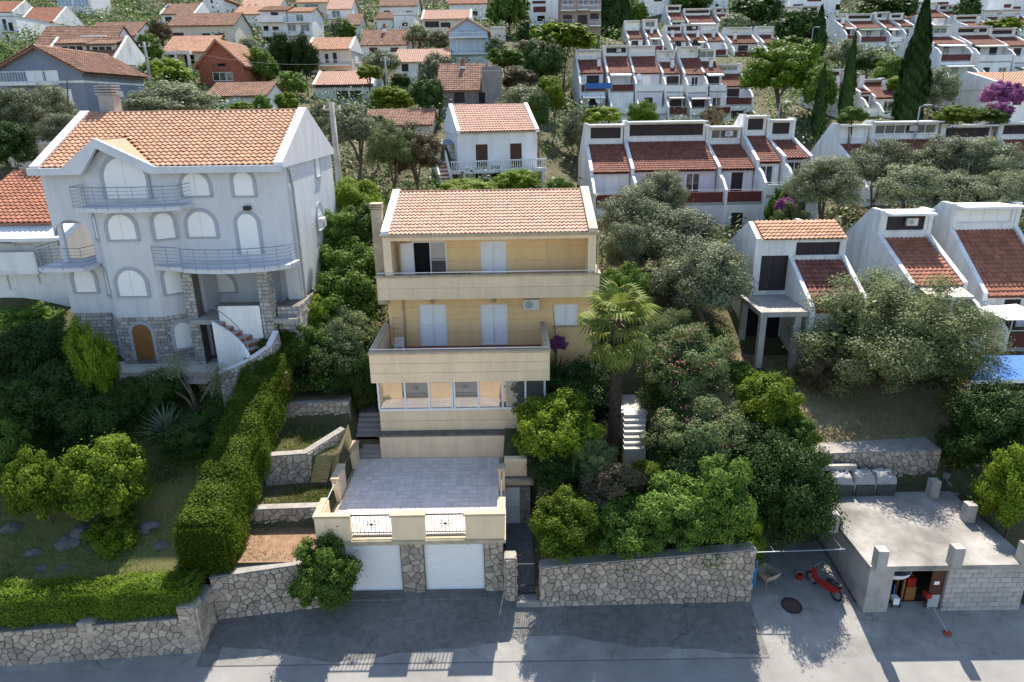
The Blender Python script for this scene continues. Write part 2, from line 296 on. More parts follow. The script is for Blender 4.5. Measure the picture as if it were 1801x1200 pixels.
# terraced rows: Y of the eave line; units (px left, px right, y eave, y roof top, y clerestory top); y of the base
ROWS = [
 dict(Y=60, base=412, levels=1, units=[(1040,1110,301,255,219),(1112,1262,297,250,213),(1264,1328,295,255,222),(1331,1374,283,240,203),(1378,1424,276,247,210)], tag='above the grey olive trees', group='terraced houses of the middle row'),
 dict(Y=62, base=365, levels=1, units=[(1503,1562,292,254,219),(1566,1692,288,246,213),(1696,1790,292,252,219),(1800,1880,300,246,214)], tag='behind the spreading olive trees', group='terraced houses beside the middle row'),
 dict(Y=39.5, base=640, levels=1, units=[(1600,1692,498,419,372),(1728,1850,515,405,360)], tag='behind the great olive tree', group='terraced houses of the lowest row'),
 dict(Y=105, base=226, levels=2, units=[(1018,1063,128,106,88),(1068,1112,128,100,81),(1114,1162,128,100,81),(1165,1198,129,110,89),(1203,1243,130,103,82),(1237,1272,128,109,86),(1268,1315,151,131,113)], tag='beside the umbrella pine', group='terraced houses of the upper row'),
 dict(Y=135, base=112, levels=2, units=[(1105,1132,68,55,37),(1138,1162,66,53,35),(1178,1208,72,60,45),(1212,1240,72,60,43),(1242,1272,72,60,43),(1285,1332,76,63,49),(1342,1372,76,62,47)], tag='above the long white flank', group='terraced houses of the third row'),
 dict(Y=155, base=66, levels=2, units=[(1178,1205,36,23,10),(1210,1258,40,28,16),(1265,1288,38,26,14)], tag='with the cream flank', group='terraced houses of the fourth row'),
 dict(Y=140, base=100, levels=2, units=[(1480,1500,48,36,25),(1504,1550,50,38,25),(1556,1578,50,36,22),(1582,1605,46,36,24),(1630,1650,48,42,28),(1700,1745,46,39,27)], tag='above the tall cypress', group='terraced houses of the right upper row'),
 dict(Y=112, base=158, levels=2, units=[(1640,1694,77,66,45),(1706,1766,78,63,47),(1768,1812,80,66,50)], tag='behind the tall cypress', group='terraced houses behind the tall cypress'),
 dict(Y=82, base=215, levels=1, units=[(1470,1506,164,146,122),(1510,1534,163,148,127),(1536,1582,171,146,139)], tag='between the two slim cypresses', group='terraced houses between the cypresses'),
] + [
 dict(Y=152, base=72, levels=2, units=[(1592,1626,32,20,8),(1630,1664,30,18,5),(1668,1694,32,21,9)], tag='below the dark hilltop trees', group='terraced houses below the right hilltop'),
 dict(Y=150, base=84, levels=2, units=[(1748,1778,42,31,18),(1782,1816,42,30,17)], tag='below the red banded hilltop building', group='terraced houses at the right hilltop end'),
 dict(Y=158, base=60, levels=2, units=[(1388,1416,34,24,12),(1420,1452,34,24,11)], tag='above the dark round tree', group='terraced houses above the dark tree'),
]
# ============================================================ terrain
TP = []   # control points x, y, z
for h in HOUSES:
    TP += [(h['ox'], h['Y']-1.5, h['zb']), (h['ox'], h['Y']+h['D']+1, h['zb']+.10*h['D'])]
for r in ROWS:
    n = len(r['units'])
    for i, u in enumerate(r['units']):
        if n > 4 and i % 2: continue
        p = PY((u[0]+u[1])/2, r['base'], r['Y']-3.2*r['levels']); TP.append((p.x, p.y-1.5, p.z))
        TP.append((p.x, r['Y']+11, p.z+2.2+2.6*(r['levels']-1)))
for X, Y, z in [(-45,21,.8),(-30,21,1),(-20,21.2,1.1),(-13,21.4,1.2),(-30,26,3),(-20,26,3.1),(-13,26,3.1),(-20,30,4.8),(-13,30,4.8),(-30,30,4.9),(-22,34,6.45),(-12,34,6.45),(-17,34,6.45),
      (-11,46,9),(-23,46,9),(-11,40,7.6),(-9,34,6.6),(-8.5,38,7.6),(-7,42,8.6),(0,42,8.6),(5,42,8.4),(6,36,6.8),(2.5,30,4.3),(5,26,2.6),(1.5,23.5,1.6),(9,23.5,1.9),(9,28,3.4),(8,32,5),
      (12,28,3.2),(12,33,4.6),(16,33,4.7),(22,33,4.4),(14,30,3.7),(20,30,3.7),(24,28,2.0),(26,24,.3),(32,24,.2),(30,30,3.4),(34,36,5.0),(14,37,5.3),(20,37,5.2),(10,38,6.6),(11,44,7.6),(18,48,8.2),(28,48,8.3),
      (0,50,9.6),(-6,52,9.8),(-14,52,10.4),(-4,60,11.7),(2,60,11.8),(5,58,11),(-30,48,10),(-45,40,8),(-60,30,4),(60,30,3),(50,45,8),(60,60,10),(5,80,16),(4,95,18.5),(-10,85,17),
      (-80,80,20),(90,80,12),(-150,120,30),(160,120,22),(-160,220,64),(0,215,60),(-80,215,62),(80,215,62),(170,220,64),(0,300,105),(-200,300,105),(200,300,105),(-100,300,105),(100,300,105)]:
    TP.append((X, Y, z))
_tp = np.array(TP); _n = len(_tp)
def _phi(A, B): return np.sqrt(((A[:, None, :2]-B[None, :, :2])**2).sum(-1)+.5)
_K = np.zeros((_n+3, _n+3)); _K[:_n, :_n] = _phi(_tp, _tp)-np.eye(_n)*(1.2)
_P = np.c_[np.ones(_n), _tp[:, :2]]; _K[:_n, _n:] = _P; _K[_n:, :_n] = _P.T
_c = np.linalg.solve(_K, np.r_[_tp[:, 2], 0, 0, 0])
def hillv(XY):
    XY = np.asarray(XY, float); return _phi(XY, _tp)@_c[:_n]+np.c_[np.ones(len(XY)), XY]@_c[_n:]
def zdrive(Y): return -.25*(23.5-max(Y, 19.9))
CLAMP = [(-8, -.5, 23, 30.7, -.4), (-6.6, 4.4, 30.4, 40, 2.2), (13.8, 20.8, 22, 27.75, -.8), (13.0, 20.7, 27.7, 28.75, 1.9), (-8.2, -6.5, 30.3, 34, 3.4), (4.2, 6.8, 27.3, 31.3, 2.4), (4.2, 6.8, 31.2, 33.6, 4.0)]
def ground(X, Y, hz=None):
    z = float(hillv([(X, Y)])[0]) if hz is None else hz
    if -12.0 < X < -8.0 and Y < 34:      # stepped beds left of the terrace
        z = 2.0 if Y < 25.8 else 2.72 if Y < 28.3 else 4.0 if Y < 31.9 else 5.3
    if X < -12.45: yb = 21.55+(X+12.2)*.06
    elif X < -8: yb = 23.05
    elif X < -.5: yb = 23.8
    elif X < 1.0: yb = 23.5
    elif X < 9.6: yb = 23.15
    elif X < 14.2: yb = 26.6
    elif X < 20.8: yb = 22.4
    else: yb = 22.8
    if Y < yb: z = zdrive(Y)-.06 if X < 9.6 or X > 13.9 else zdrive(min(Y, 22.6))+max(0, Y-22.6)*.12-.06
    elif -.5 <= X < 1.0 and Y < 30: z = min(z, .1+.1*(Y-23.5))
    for x0, x1, y0, y1, zm in CLAMP:
        if x0 < X < x1 and y0 < Y < y1: z = min(z, zm)
    return z
def make_terrain():
    xs = np.r_[np.linspace(-330, -70, 27)[:-1], np.linspace(-70, -26, 45)[:-1], np.linspace(-26, 26, 131), np.linspace(26, 70, 45)[1:], np.linspace(70, 330, 27)[1:]]
    ys = np.r_[np.linspace(19.2, 30, 55), np.linspace(30, 60, 61)[1:], np.linspace(60, 330, 136)[1:]]
    XX, YY = np.meshgrid(xs, ys); hv = hillv(np.c_[XX.ravel(), YY.ravel()])
    V = [(x, y, ground(x, y, hz)) for x, y, hz in zip(XX.ravel(), YY.ravel(), hv)]
    nx, ny = len(xs), len(ys); I = np.arange(nx*ny).reshape(ny, nx)
    Fq = np.stack([I[:-1, :-1], I[:-1, 1:], I[1:, 1:], I[1:, :-1]], -1).reshape(-1, 4)
    o = link('hillside_ground', fast_mesh('hillside_ground', V, Fq, M_terr), None, 'structure'); o.data.polygons.foreach_set('use_smooth', [True]*len(Fq))
make_terrain()
def patch(name, m, x0, x1, y0, y1, zf, nx=12, ny=12, kind='structure'):
    xs = np.linspace(x0, x1, nx+1); ys = np.linspace(y0, y1, ny+1)
    V = [(x, y, zf(x, y)) for y in ys for x in xs]; I = np.arange((nx+1)*(ny+1)).reshape(ny+1, nx+1)
    Fq = np.stack([I[:-1, :-1], I[:-1, 1:], I[1:, 1:], I[1:, :-1]], -1).reshape(-1, 4)
    return link(name, fast_mesh(name, V, Fq, m), None, kind)
patch('road', M_asph, -90, 90, -60, 20.62, lambda x, y: zdrive(y)-.004, 60, 60)
patch('driveway', M_drive, -12.25, 9.62, 20.6, 23.75, lambda x, y: zdrive(y)+.012, 30, 10)
patch('pavement', M_drive2, -60, -12.25, 20.55, 21.6, lambda x, y: zdrive(y)+.004, 20, 4)
patch('pavement', M_drive2, 13.9, 60, 20.55, 22.9, lambda x, y: zdrive(y)+.004, 20, 4)
patch('yard_concrete', M_drive2, 9.62, 13.9, 20.55, 26.7, lambda x, y: (zdrive(min(y, 22.6))+max(0, y-22.6)*.12)+.004, 10, 12)
# pale band of newer concrete along the road edge
def band_z(x, y): return zdrive(y)+.017
V = []; n = 60
for i in range(n+1):
    x = -11.5+21.1*i/n; w0 = 20.63; w1 = 20.63+.55+.38*math.sin(x*.42+1.1)+.10*math.sin(x*1.13)+.03*math.sin(x*3.7)
    V += [(x, w0, band_z(x, w0)), (x, w1, band_z(x, w1))]
link('pale_concrete_strip', fast_mesh('pale_concrete_strip', V, [(2*i, 2*i+2, 2*i+3, 2*i+1) for i in range(n)], M_drive2), None, 'structure')
def lawn_z(x, y): return ground(x, y)+.03
patch('garden_lawn', M_lawn, -34, -12.6, 22.0, 33.2, lawn_z, 50, 36)
patch('soil_bed', M_soil, -11.6, -8.1, 23.2, 25.75, lambda x, y: 2.03, 6, 4)
patch('dry_yard', mat('dry_yard_earth', (.26,.20,.12), .95, .3, 1.5, .5, 15, c2=(.13,.12,.05)), 9.9, 23, 29.6, 37, lambda x, y: ground(x, y)+.03, 26, 16)
# ============================================================ stone walls
def clip_poly(poly, px, py, nx, ny):
    out = []
    for i in range(len(poly)):
        a = poly[i]; b = poly[(i+1) % len(poly)]
        da = (a[0]-px)*nx+(a[1]-py)*ny; db = (b[0]-px)*nx+(b[1]-py)*ny
        if da <= 0: out.append(a)
        if da*db < 0:
            t = da/(da-db); out.append((a[0]+t*(b[0]-a[0]), a[1]+t*(b[1]-a[1])))
    return out
def voronoi_cells(L, z0, z1, z0b, z1b, size, rs):
    """cells over a strip 0..L whose bottom goes z0->z0b and top z1->z1b"""
    lo = min(z0, z0b); hi = max(z1, z1b); pts = []
    ny = max(2, round((hi-lo)/size)); nx = max(2, round(L/size))
    for j in range(ny):
        for i in range(nx):
            pts.append(((i+.5+(.5 if j % 2 else 0)*.9+rs.uniform(-.5, .5))*L/nx, lo+(j+.5+rs.uniform(-.46, .46))*(hi-lo)/ny))
    cells = []
    for k, (x, y) in enumerate(pts):
        poly = [(0, z0), (L, z0b), (L, z1b), (0, z1)]
        for q, (X, Y) in enumerate(pts):
            if q == k or (X-x)**2+(Y-y)**2 > (size*2.8)**2: continue
            poly = clip_poly(poly, (x+X)/2, (y+Y)/2, X-x, Y-y)
            if len(poly) < 3: break
        if len(poly) < 3: continue
        ar = .5*abs(sum(poly[i][0]*poly[(i+1) % len(poly)][1]-poly[(i+1) % len(poly)][0]*poly[i][1] for i in range(len(poly))))
        if ar > .12*size*size: cells.append((ar, poly))
    return cells
def stone_mesh(poly, gap, dep, P, rs):
    """raised stone with a chamfered face; P maps (s, t, n) to local xyz"""
    cx = sum(p[0] for p in poly)/len(poly); cy = sum(p[1] for p in poly)/len(poly)
    r = max(.05, max(math.hypot(p[0]-cx, p[1]-cy) for p in poly)); k1 = max(.5, 1-gap/r); k2 = max(.4, k1-.10)
    m = MB(); n = len(poly); d = dep*rs.uniform(.7, 1.35); tx, ty = rs.uniform(-.12, .12), rs.uniform(-.12, .12)
    ring = lambda k, f: [P(cx+(p[0]-cx)*k, cy+(p[1]-cy)*k, f(p)) for p in poly]
    vs = ring(k1, lambda p: -.02)+ring(k1, lambda p: d*.55)+ring(k2, lambda p: d+tx*(p[0]-cx)+ty*(p[1]-cy))
    fs = [(i, (i+1) % n, n+(i+1) % n, n+i) for i in range(n)]+[(n+i, n+(i+1) % n, 2*n+(i+1) % n, 2*n+i) for i in range(n)]+[tuple(range(2*n, 3*n))]
    return m.add(vs, fs)
def stone_face(parent, A, B, zA, zB, size, seed, gap=.022, dep=.055, cap=300, material=None):
    """stones on the vertical face from plan point A to B (outside is to the right of A->B seen from above), zA=(bottom, top) at A"""
    rs = random.Random(seed); A = Vector((A[0], A[1])); B = Vector((B[0], B[1])); L = (B-A).length; d = (B-A)/L; nrm = Vector((d.y, -d.x))
    def P(s, t, n): p = A+d*s+nrm*n; return (p.x, p.y, t)
    cells = sorted(voronoi_cells(L, zA[0], zA[1], zB[0], zB[1], size, rs), key=lambda c: -c[0])
    rest = MB()
    for i, (ar, poly) in enumerate(cells):
        m = stone_mesh(poly, gap, dep, P, rs)
        if i < cap: m.build('stone', material or M_stone, parent)
        else: rest.add(m.v, m.f)
    if rest.v: rest.build('small_stones', material or M_stone, parent, 'stuff')
def stone_wall(name, label, A, B, zA, zB, th, size, seed, capst=True, ends=True, cap=300, group=None, both=False):
    """wall along A->B in plan, outer face on the A-B line, thickness inward"""
    o = thing(name, label, 'wall', (A[0], A[1], zA[0]), 0, group); ox, oy, oz = A[0], A[1], zA[0]
    a = Vector((0, 0)); b = Vector((B[0]-ox, B[1]-oy)); d = (b-a).normalized(); nin = Vector((-d.y, d.x))*th
    za = (0, zA[1]-oz); zb = (zB[0]-oz, zB[1]-oz)
    m = MB(); pl = [a, b, b+nin, a+nin]; zs0 = [za[0]-.3, zb[0]-.3, zb[0]-.3, za[0]-.3]; zs1 = [za[1], zb[1], zb[1], za[1]]
    m.add([(p.x, p.y, z) for p, z in zip(pl, zs0)]+[(p.x, p.y, z) for p, z in zip(pl, zs1)], [(0,3,2,1),(4,5,6,7),(0,1,5,4),(1,2,6,5),(2,3,7,6),(3,0,4,7)])
    m.build('mortar_core', M_stone_j, o)
    stone_face(o, a, b, za, zb, size, seed, cap=cap)
    if ends:
        stone_face(o, b, b+nin, zb, zb, size, seed+1)
        stone_face(o, a+nin, a, za, za, size, seed+2)
    if capst:
        c = MB(); e = d*.01; q = -Vector((-d.y, d.x))*.02; pl = [a-e+q, b+e+q, b+e+nin-q, a-e+nin-q]
        c.add([(p.x, p.y, z+.002) for p, z in zip(pl, zs1)]+[(p.x, p.y, z+.045) for p, z in zip(pl, zs1)], [(0,3,2,1),(4,5,6,7),(0,1,5,4),(1,2,6,5),(2,3,7,6),(3,0,4,7)])
        c.build('coping', mat('stone_coping', (.30,.275,.245), .9, .3, 3., .4, 30), o)
    return o
# road side walls
stone_wall('stone_wall', 'long rubble stone wall along the road under the low clipped hedge', (-34, 19.9), (-12.25, 21.25), (-.95, .55), (-.62, 1.05), .45, .30, 3, capst=False, cap=300)
w_ = stone_wall('stone_pier', 'stone corner pier with pale cap at the bend of the roadside wall', (-12.85, 21.22), (-12.22, 21.26), (-.62, 1.5), (-.62, 1.5), .55, .30, 4)
w_ = stone_wall('stone_pier', 'small stone pier rising out of the low clipped hedge', (-16.6, 21.0), (-16.05, 21.03), (-.7, 1.05), (-.7, 1.05), .5, .28, 41)
stone_wall('stone_wall', 'short return wall between the corner pier and the drive', (-12.2, 21.3), (-12.2, 22.7), (-.6, 1.25), (-.3, 1.35), .4, .33, 5, ends=False)
stone_wall('stone_wall', 'rubble stone retaining wall beside the garage doors', (-12.15, 22.62), (-8.05, 23.1), (-.28, 1.75), (-.12, 2.05), .45, .29, 6, ends=False)
stone_wall('stone_wall', 'rubble stone retaining wall beside the iron gate below the clipped hedge', (1.02, 22.95), (9.6, 23.05), (-.15, 1.75), (-.12, 2.35), .45, .28, 7)
stone_wall('stone_pier', 'square stone gate pier with white cap beside the garage', (-.42, 23.28), (.0, 23.28), (-.1, 1.95), (-.1, 1.95), .45, .24, 8)
# small garden walls left of the terrace
stone_wall('garden_wall', 'low stone wall between the soil bed and the grass bed', (-11.9, 25.72), (-8.1, 25.78), (1.8, 2.85), (1.8, 2.9), .35, .3, 9, ends=False)
stone_wall('garden_wall', 'curved stone wall behind the grass bed', (-11.6, 28.0), (-9.6, 28.25), (2.6, 4.2), (2.6, 4.2), .35, .3, 10, ends=False)
stone_wall('garden_wall', 'stone wall piece curving up towards the steps', (-9.6, 28.25), (-8.15, 29.9), (2.6, 4.2), (2.6, 4.6), .35, .3, 12, ends=False)
stone_wall('garden_wall', 'upper stone wall at the foot of the shrubs beside the cream house', (-11.6, 31.75), (-8.3, 31.8), (3.8, 5.2), (3.8, 5.25), .35, .3, 13, ends=False)
# wall behind the raw concrete garage
stone_wall('stone_wall', 'stone retaining wall with wide concrete top behind the raw concrete garage', (13.4, 28.6), (20.2, 28.75), (1.2, 3.55), (1.2, 3.6), 1.5, .27, 14)
# ============================================================ things built in world coordinates
WROOT = set()
_link0 = link
def link(name, mesh, parent=None, kind=None, loc=None):
    o = _link0(name, mesh, parent, kind, loc)
    if parent is not None and parent.name in WROOT and loc is None: o.location = -parent.location
    return o
def wthing(name, label, cat, loc, group=None):
    o = thing(name, label, cat, loc, 0, group); WROOT.add(o.name); return o
def rects_minus(x0, x1, z0, z1, holes):
    xs = sorted({x0, x1, *[min(max(h[0], x0), x1) for h in holes], *[min(max(h[1], x0), x1) for h in holes]})
    zs = sorted({z0, z1, *[min(max(h[2], z0), z1) for h in holes], *[min(max(h[3], z0), z1) for h in holes]})
    out = []
    for a, b in zip(xs, xs[1:]):
        run = None
        for c, d in zip(zs, zs[1:]):
            mx, mz = (a+b)/2, (c+d)/2
            if b-a < 1e-5 or d-c < 1e-5: continue
            if any(h[0] < mx < h[1] and h[2] < mz < h[3] for h in holes):
                if run: out.append((a, b, *run)); run = None
            else: run = (run[0], d) if run else (c, d)
        if run: out.append((a, b, *run))
    return out
def wall_holes(mb, x0, x1, z0, z1, y0, y1, holes):
    for a, b, c, d in rects_minus(x0, x1, z0, z1, holes): mb.box(a, b, y0, y1, c, d)
    return mb
def banded(mb, x0, x1, z0, z1, y0, y1, holes, step, gap=.025):
    n = max(1, round((z1-z0)/step)); s = (z1-z0)/n
    for i in range(n): wall_holes(mb, x0, x1, z0+i*s+(gap if i else 0), z0+(i+1)*s, y0, y1, holes)
    wall_holes(mb, x0+.01, x1-.01, z0+.01, z1-.01, y0+.03, y1-.002, holes)
    return mb
def frame_mb(x0, x1, z0, z1, y0, y1, t, mull=(), trans=()):
    m = MB(); m.box(x0, x0+t, y0, y1, z0, z1); m.box(x1-t, x1, y0, y1, z0, z1); m.box(x0+t, x1-t, y0, y1, z0, z0+t); m.box(x0+t, x1-t, y0, y1, z1-t, z1)
    for f in mull: x = x0+(x1-x0)*f; m.box(x-t*.5, x+t*.5, y0+.004, y1-.004, z0+t, z1-t)
    for f in trans: z = z0+(z1-z0)*f; m.box(x0+t, x1-t, y0+.006, y1-.006, z-t*.5, z+t*.5)
    return m
def louvre_leaf(x0, x1, z0, z1, y, d=.05, panels=2, step=.07):
    """shutter leaf: stiles, rails and slats"""
    m = frame_mb(x0, x1, z0, z1, y, y+d, .07, (), [i/panels for i in range(1, panels)])
    z = z0+.07
    while z < z1-.09:
        m.add([(x0+.06, y+.012, z), (x1-.06, y+.012, z), (x1-.06, y+d-.01, z+step*.9), (x0+.06, y+d-.01, z+step*.9)], [(0,1,2,3)]); z += step
    m.box(x0+.05, x1-.05, y+d-.012, y+d-.004, z0+.05, z1-.05)
    return m
def shutter_door(root, name, x0, x1, z0, z1, y, m=None, panels=2):
    f = frame_mb(x0, x1, z0, z1, y-.02, y+.1, .05).build(name, m or M_pvc_frame, root)
    xm = (x0+x1)/2
    louvre_leaf(x0+.05, xm-.006, z0+.03, z1-.05, y, panels=panels).build('shutter', m or M_pvc, f)
    louvre_leaf(xm+.006, x1-.05, z0+.03, z1-.05, y, panels=panels).build('shutter', m or M_pvc, f)
    return f
def rail(root, pts, z_off, r=.022, posts=None, m=None, name='handrail'):
    return MB().tube(pts, r, 8).build(name, m or M_steel, root, smooth=True)
# ---------------------------------------------------------- tiled roofs
def tile_proto(w, l, h, t=.018):
    """one S tile: x 0..w, y 0..l up the slope, z height"""
    m = MB(); prof = [(0, .0), (.12*w, -.15*h), (.30*w, -.15*h), (.45*w, .45*h), (.62*w, h), (.82*w, h*.9), (1.02*w, .1*h)]
    n = len(prof); a = [(x, 0, z+t+.045) for x, z in prof]; b = [(x, l*1.12, z+.0) for x, z in prof]; c = [(x, .002, z-.004) for x, z in prof]
    m.add(a+b+c, [(i, i+1, n+i+1, n+i) for i in range(n-1)]+[(2*n+i, 2*n+i+1, i+1, i) for i in range(n-1)])
    return m
def tile_simple(w, l, h):
    prof = [(0, 0), (.30*w, -.1*h), (.62*w, h), (1.0*w, .1*h)]; n = 4
    m = MB(); a = [(x, 0, z+.06) for x, z in prof]; b = [(x, l*1.1, z) for x, z in prof]; c = [(x, .002, z-.01) for x, z in prof]
    return m.add(a+b+c, [(i, i+1, n+i+1, n+i) for i in range(n-1)]+[(2*n+i, 2*n+i+1, i+1, i) for i in range(n-1)])
def tile_slope(parent, O, ux, uy, W, L, cols, rows, m, single=0, simple=False, mask=None):
    """tiles from origin O, across ux, up the slope uy (unit vectors); the `single` lowest are objects of their own"""
    ux, uy = Vector(ux), Vector(uy); uz = ux.cross(uy); O = Vector(O); w = W/cols; l = L/rows
    pr = (tile_simple if simple else tile_proto)(w, l, w*.2); me = None; rest = MB(); k = 0; rs = random.Random(cols*31+rows)
    rot = Matrix((ux, uy, uz)).transposed().to_4x4()
    for j in range(rows):
        for i in range(cols):
            if mask and not mask((i+.5)*w, (j+.5)*l): continue
            dx, dy, dz = rs.uniform(-.006, .006), rs.uniform(-.012, .012), rs.uniform(0, .008)
            p = O+ux*(i*w+dx)+uy*(j*l+dy)+uz*(.02+dz)
            if k < single:
                if me is None: me = pr.mesh('tile'); me.materials.append(m)
                o = _link0('tile', me, parent); o.matrix_local = Matrix.Translation(p)@rot; k += 1
            else: rest.add([p+ux*v[0]+uy*v[1]+uz*v[2] for v in pr.v], pr.f)
    if rest.v:
        me2 = bpy.data.meshes.new('roof_tiles'); me2.from_pydata(rest.v, [], rest.f); me2.materials.append(m)
        _link0('roof_tiles', me2, parent, 'stuff')
def ridge_caps(parent, A, B, r, n, m):
    A, B = Vector(A), Vector(B); d = (B-A)/n; mb = MB()
    for i in range(n):
        p = A+d*i; q = A+d*(i+1.08); s = d.cross(Vector((0,0,1))).normalized(); vs = []
        for e, rr in ((p, r), (q, r*.86)):
            for k in range(7):
                a = math.pi*k/6; vs.append(e+s*math.cos(a)*rr+Vector((0,0,1))*math.sin(a)*rr*.8)
        mb.add(vs, [(k, k+1, 8+k, 7+k) for k in range(6)]+[tuple(range(7))])
    return mb.build('ridge_tiles', m, parent, 'stuff')
# ============================================================ cream house
CH = wthing('cream_house', 'cream three storey house with two balconies and terracotta roof above the garages', 'house', (-1.1, 35, 2.7))
b_ = MB(); b_.box(-6.62, 1.4, 30.38, 31.6, 2.3, 3.95); b_.build('base_wall', M_cream, CH)
MB().box(-6.68, 1.45, 30.30, 30.80, 3.952, 4.06).build('ledge', mat('blackened_ledge', (.16,.14,.12), .95, .4, 2.5, .3, 40), CH)
b_ = MB(); banded(b_, -6.6, 1.6, 4.0, 5.14, 30.8, 31.2, [], .6); b_.box(-6.6, -6.35, 31.2, 35.2, 2.3, 7.0); b_.box(1.3, 1.6, 31.2, 35.2, 2.3, 7.0)
b_.box(-6.35, 1.3, 31.2, 35.0, 3.9, 4.0); b_.build('lower_wall', M_cream, CH)
# glazed veranda
gl_x = [-6.58, -5.28, -4.10, -2.98, -2.86, -1.68, -.50, .62, 1.56]
fr = MB(); fr.box(-6.6, 1.58, 30.76, 30.9, 5.142, 5.26); fr.box(-6.6, 1.58, 30.77, 30.9, 6.72, 6.82)
for x in gl_x: fr.box(x-.045, x+.045, 30.765, 30.895, 5.26, 6.72)
VER = fr.build('veranda_window', M_pvc_frame, CH)
M_mir = mat('reflective_glazing', (.30,.30,.30), .03, .02, 2., metal=.72)
for a, c in zip(gl_x, gl_x[1:]):
    if c-a > .3: MB().box(a+.045, c-.045, 30.82, 30.84, 5.26, 6.72).build('pane', M_mir, VER)
MB().box(-6.3, 1.3, 34.0, 34.1, 4, 7).build('veranda_back_wall', M_cream_d, CH)
# balconies
def balcony(x0, x1, yf, yb, zb, zt, floor, nb, fm, right_wall=True):
    m = MB(); banded(m, x0, x1, zb, zt-.10, yf, yf+.2, [], (zt-zb-.1)/nb)
    m.box(x0+.002, x0+.2, yf+.2, yb, zb, zt-.1)
    if right_wall: m.box(x1-.2, x1-.002, yf+.2, yb, zb, zt-.1)
    m.box(x0+.2, x1-.2, yf+.2, yb, zb, floor-.03)
    o = m.build('balcony', M_cream, CH)
    c = MB(); c.box(x0-.05, x1+.05, yf-.06, yf+.26, zt-.098, zt); c.box(x0-.05, x0+.26, yf+.26, yb, zt-.098, zt-.002)
    if right_wall: c.box(x1-.26, x1+.05, yf+.26, yb, zt-.098, zt-.002)
    c.build('coping', M_cap, o)
    MB().box(x0+.2, x1-.2, yf+.2, yb, floor-.028, floor).build('floor', fm, o)
    MB().tube([(x0+.05, yb-.1, zt+.13), (x0+.05, yf+.08, zt+.13), (x1-.05, yf+.08, zt+.13), (x1-.05, yb-.1, zt+.13)], .024, 8).build('handrail', M_white_pl, o, smooth=True)
    n = 6
    for i in range(n):
        x = x0+.3+(x1-x0-.6)*i/(n-1); MB().tube([(x, yf+.08, zt-.01), (x, yf+.08, zt+.13)], .014, 6).build('rail_post', M_steel, o)
    return o
balcony(-6.78, 1.78, 30.32, 34.9, 6.83, 8.38, 7.06, 3, M_redfloor)
balcony(-6.82, 4.5, 33.8, 35.5, 9.98, 11.24, 10.2, 2, M_redfloor)
# main walls
ops1 = [(-4.92, -3.48, 7.06, 9.4), (-1.66, -.22, 7.06, 9.36), (2.28, 3.52, 8.12, 9.3)]
m = MB(); banded(m, -6.55, 4.35, 7.06, 9.98, 34.9, 35.2, ops1, .73)
m.box(1.8, 4.35, 34.9, 35.2, 3.0, 7.05); m.box(-6.55, -6.25, 35.2, 42.6, 3, 13.2); m.box(4.05, 4.35, 35.2, 42.6, 3, 13.2); m.box(-6.25, 4.05, 42.3, 42.6, 3, 13.2)
m.build('first_floor_wall', M_cream_d, CH)
ops2 = [(-5.15, -3.38, 10.2, 12.66), (-1.58, -.22, 10.2, 12.62)]
m = MB(); banded(m, -6.0, 3.9, 10.2, 13.0, 35.5, 35.75, ops2, .7); m.build('top_floor_wall', M_cream_d, CH)
m = MB(); m.box(-6.4, -6.0, 33.92, 35.9, 10.2, 13.0); m.box(3.9, 4.3, 33.92, 35.9, 10.2, 13.0); m.box(-6.4, 4.3, 33.9, 34.2, 13.0, 13.32); m.box(-6.0, 3.9, 34.2, 35.9, 13.0, 13.1)
m.build('loggia_frame', M_cream, CH)
MB().box(-6.5, 4.4, 33.74, 33.9, 13.22, 13.34).build('gutter', M_cap, CH)
shutter_door(CH, 'balcony_door', -4.92, -3.48, 7.06, 9.4, 34.95); shutter_door(CH, 'balcony_door', -1.66, -.22, 7.06, 9.36, 34.95)
shutter_door(CH, 'window', 2.28, 3.52, 8.12, 9.3, 34.93, panels=1)
MB().box(2.2, 3.6, 34.82, 34.93, 8.04, 8.12).build('window_sill', M_cap, CH)
shutter_door(CH, 'balcony_door', -1.58, -.22, 10.2, 12.62, 35.53)
d_ = frame_mb(-5.15, -3.38, 10.2, 12.66, 35.5, 35.6, .06, (.52,)).build('open_balcony_door', M_pvc_frame, CH); d_['label'] = 'balcony door standing open with one shutter folded back'
MB().box(-5.09, -4.3, 35.72, 35.74, 10.25, 12.6).build('room_shade_panel', M_dark, d_)  # black sheet: the gloom of the room painted behind the door
MB().box(-4.2, -3.44, 35.56, 35.575, 10.26, 12.6).build('pane', M_mir, d_)
lf = louvre_leaf(0, .7, 0, 2.38, 0).build('shutter', M_pvc, d_); lf.location = (-5.15, 35.5, 10.23); lf.rotation_euler = (0, 0, R(198))
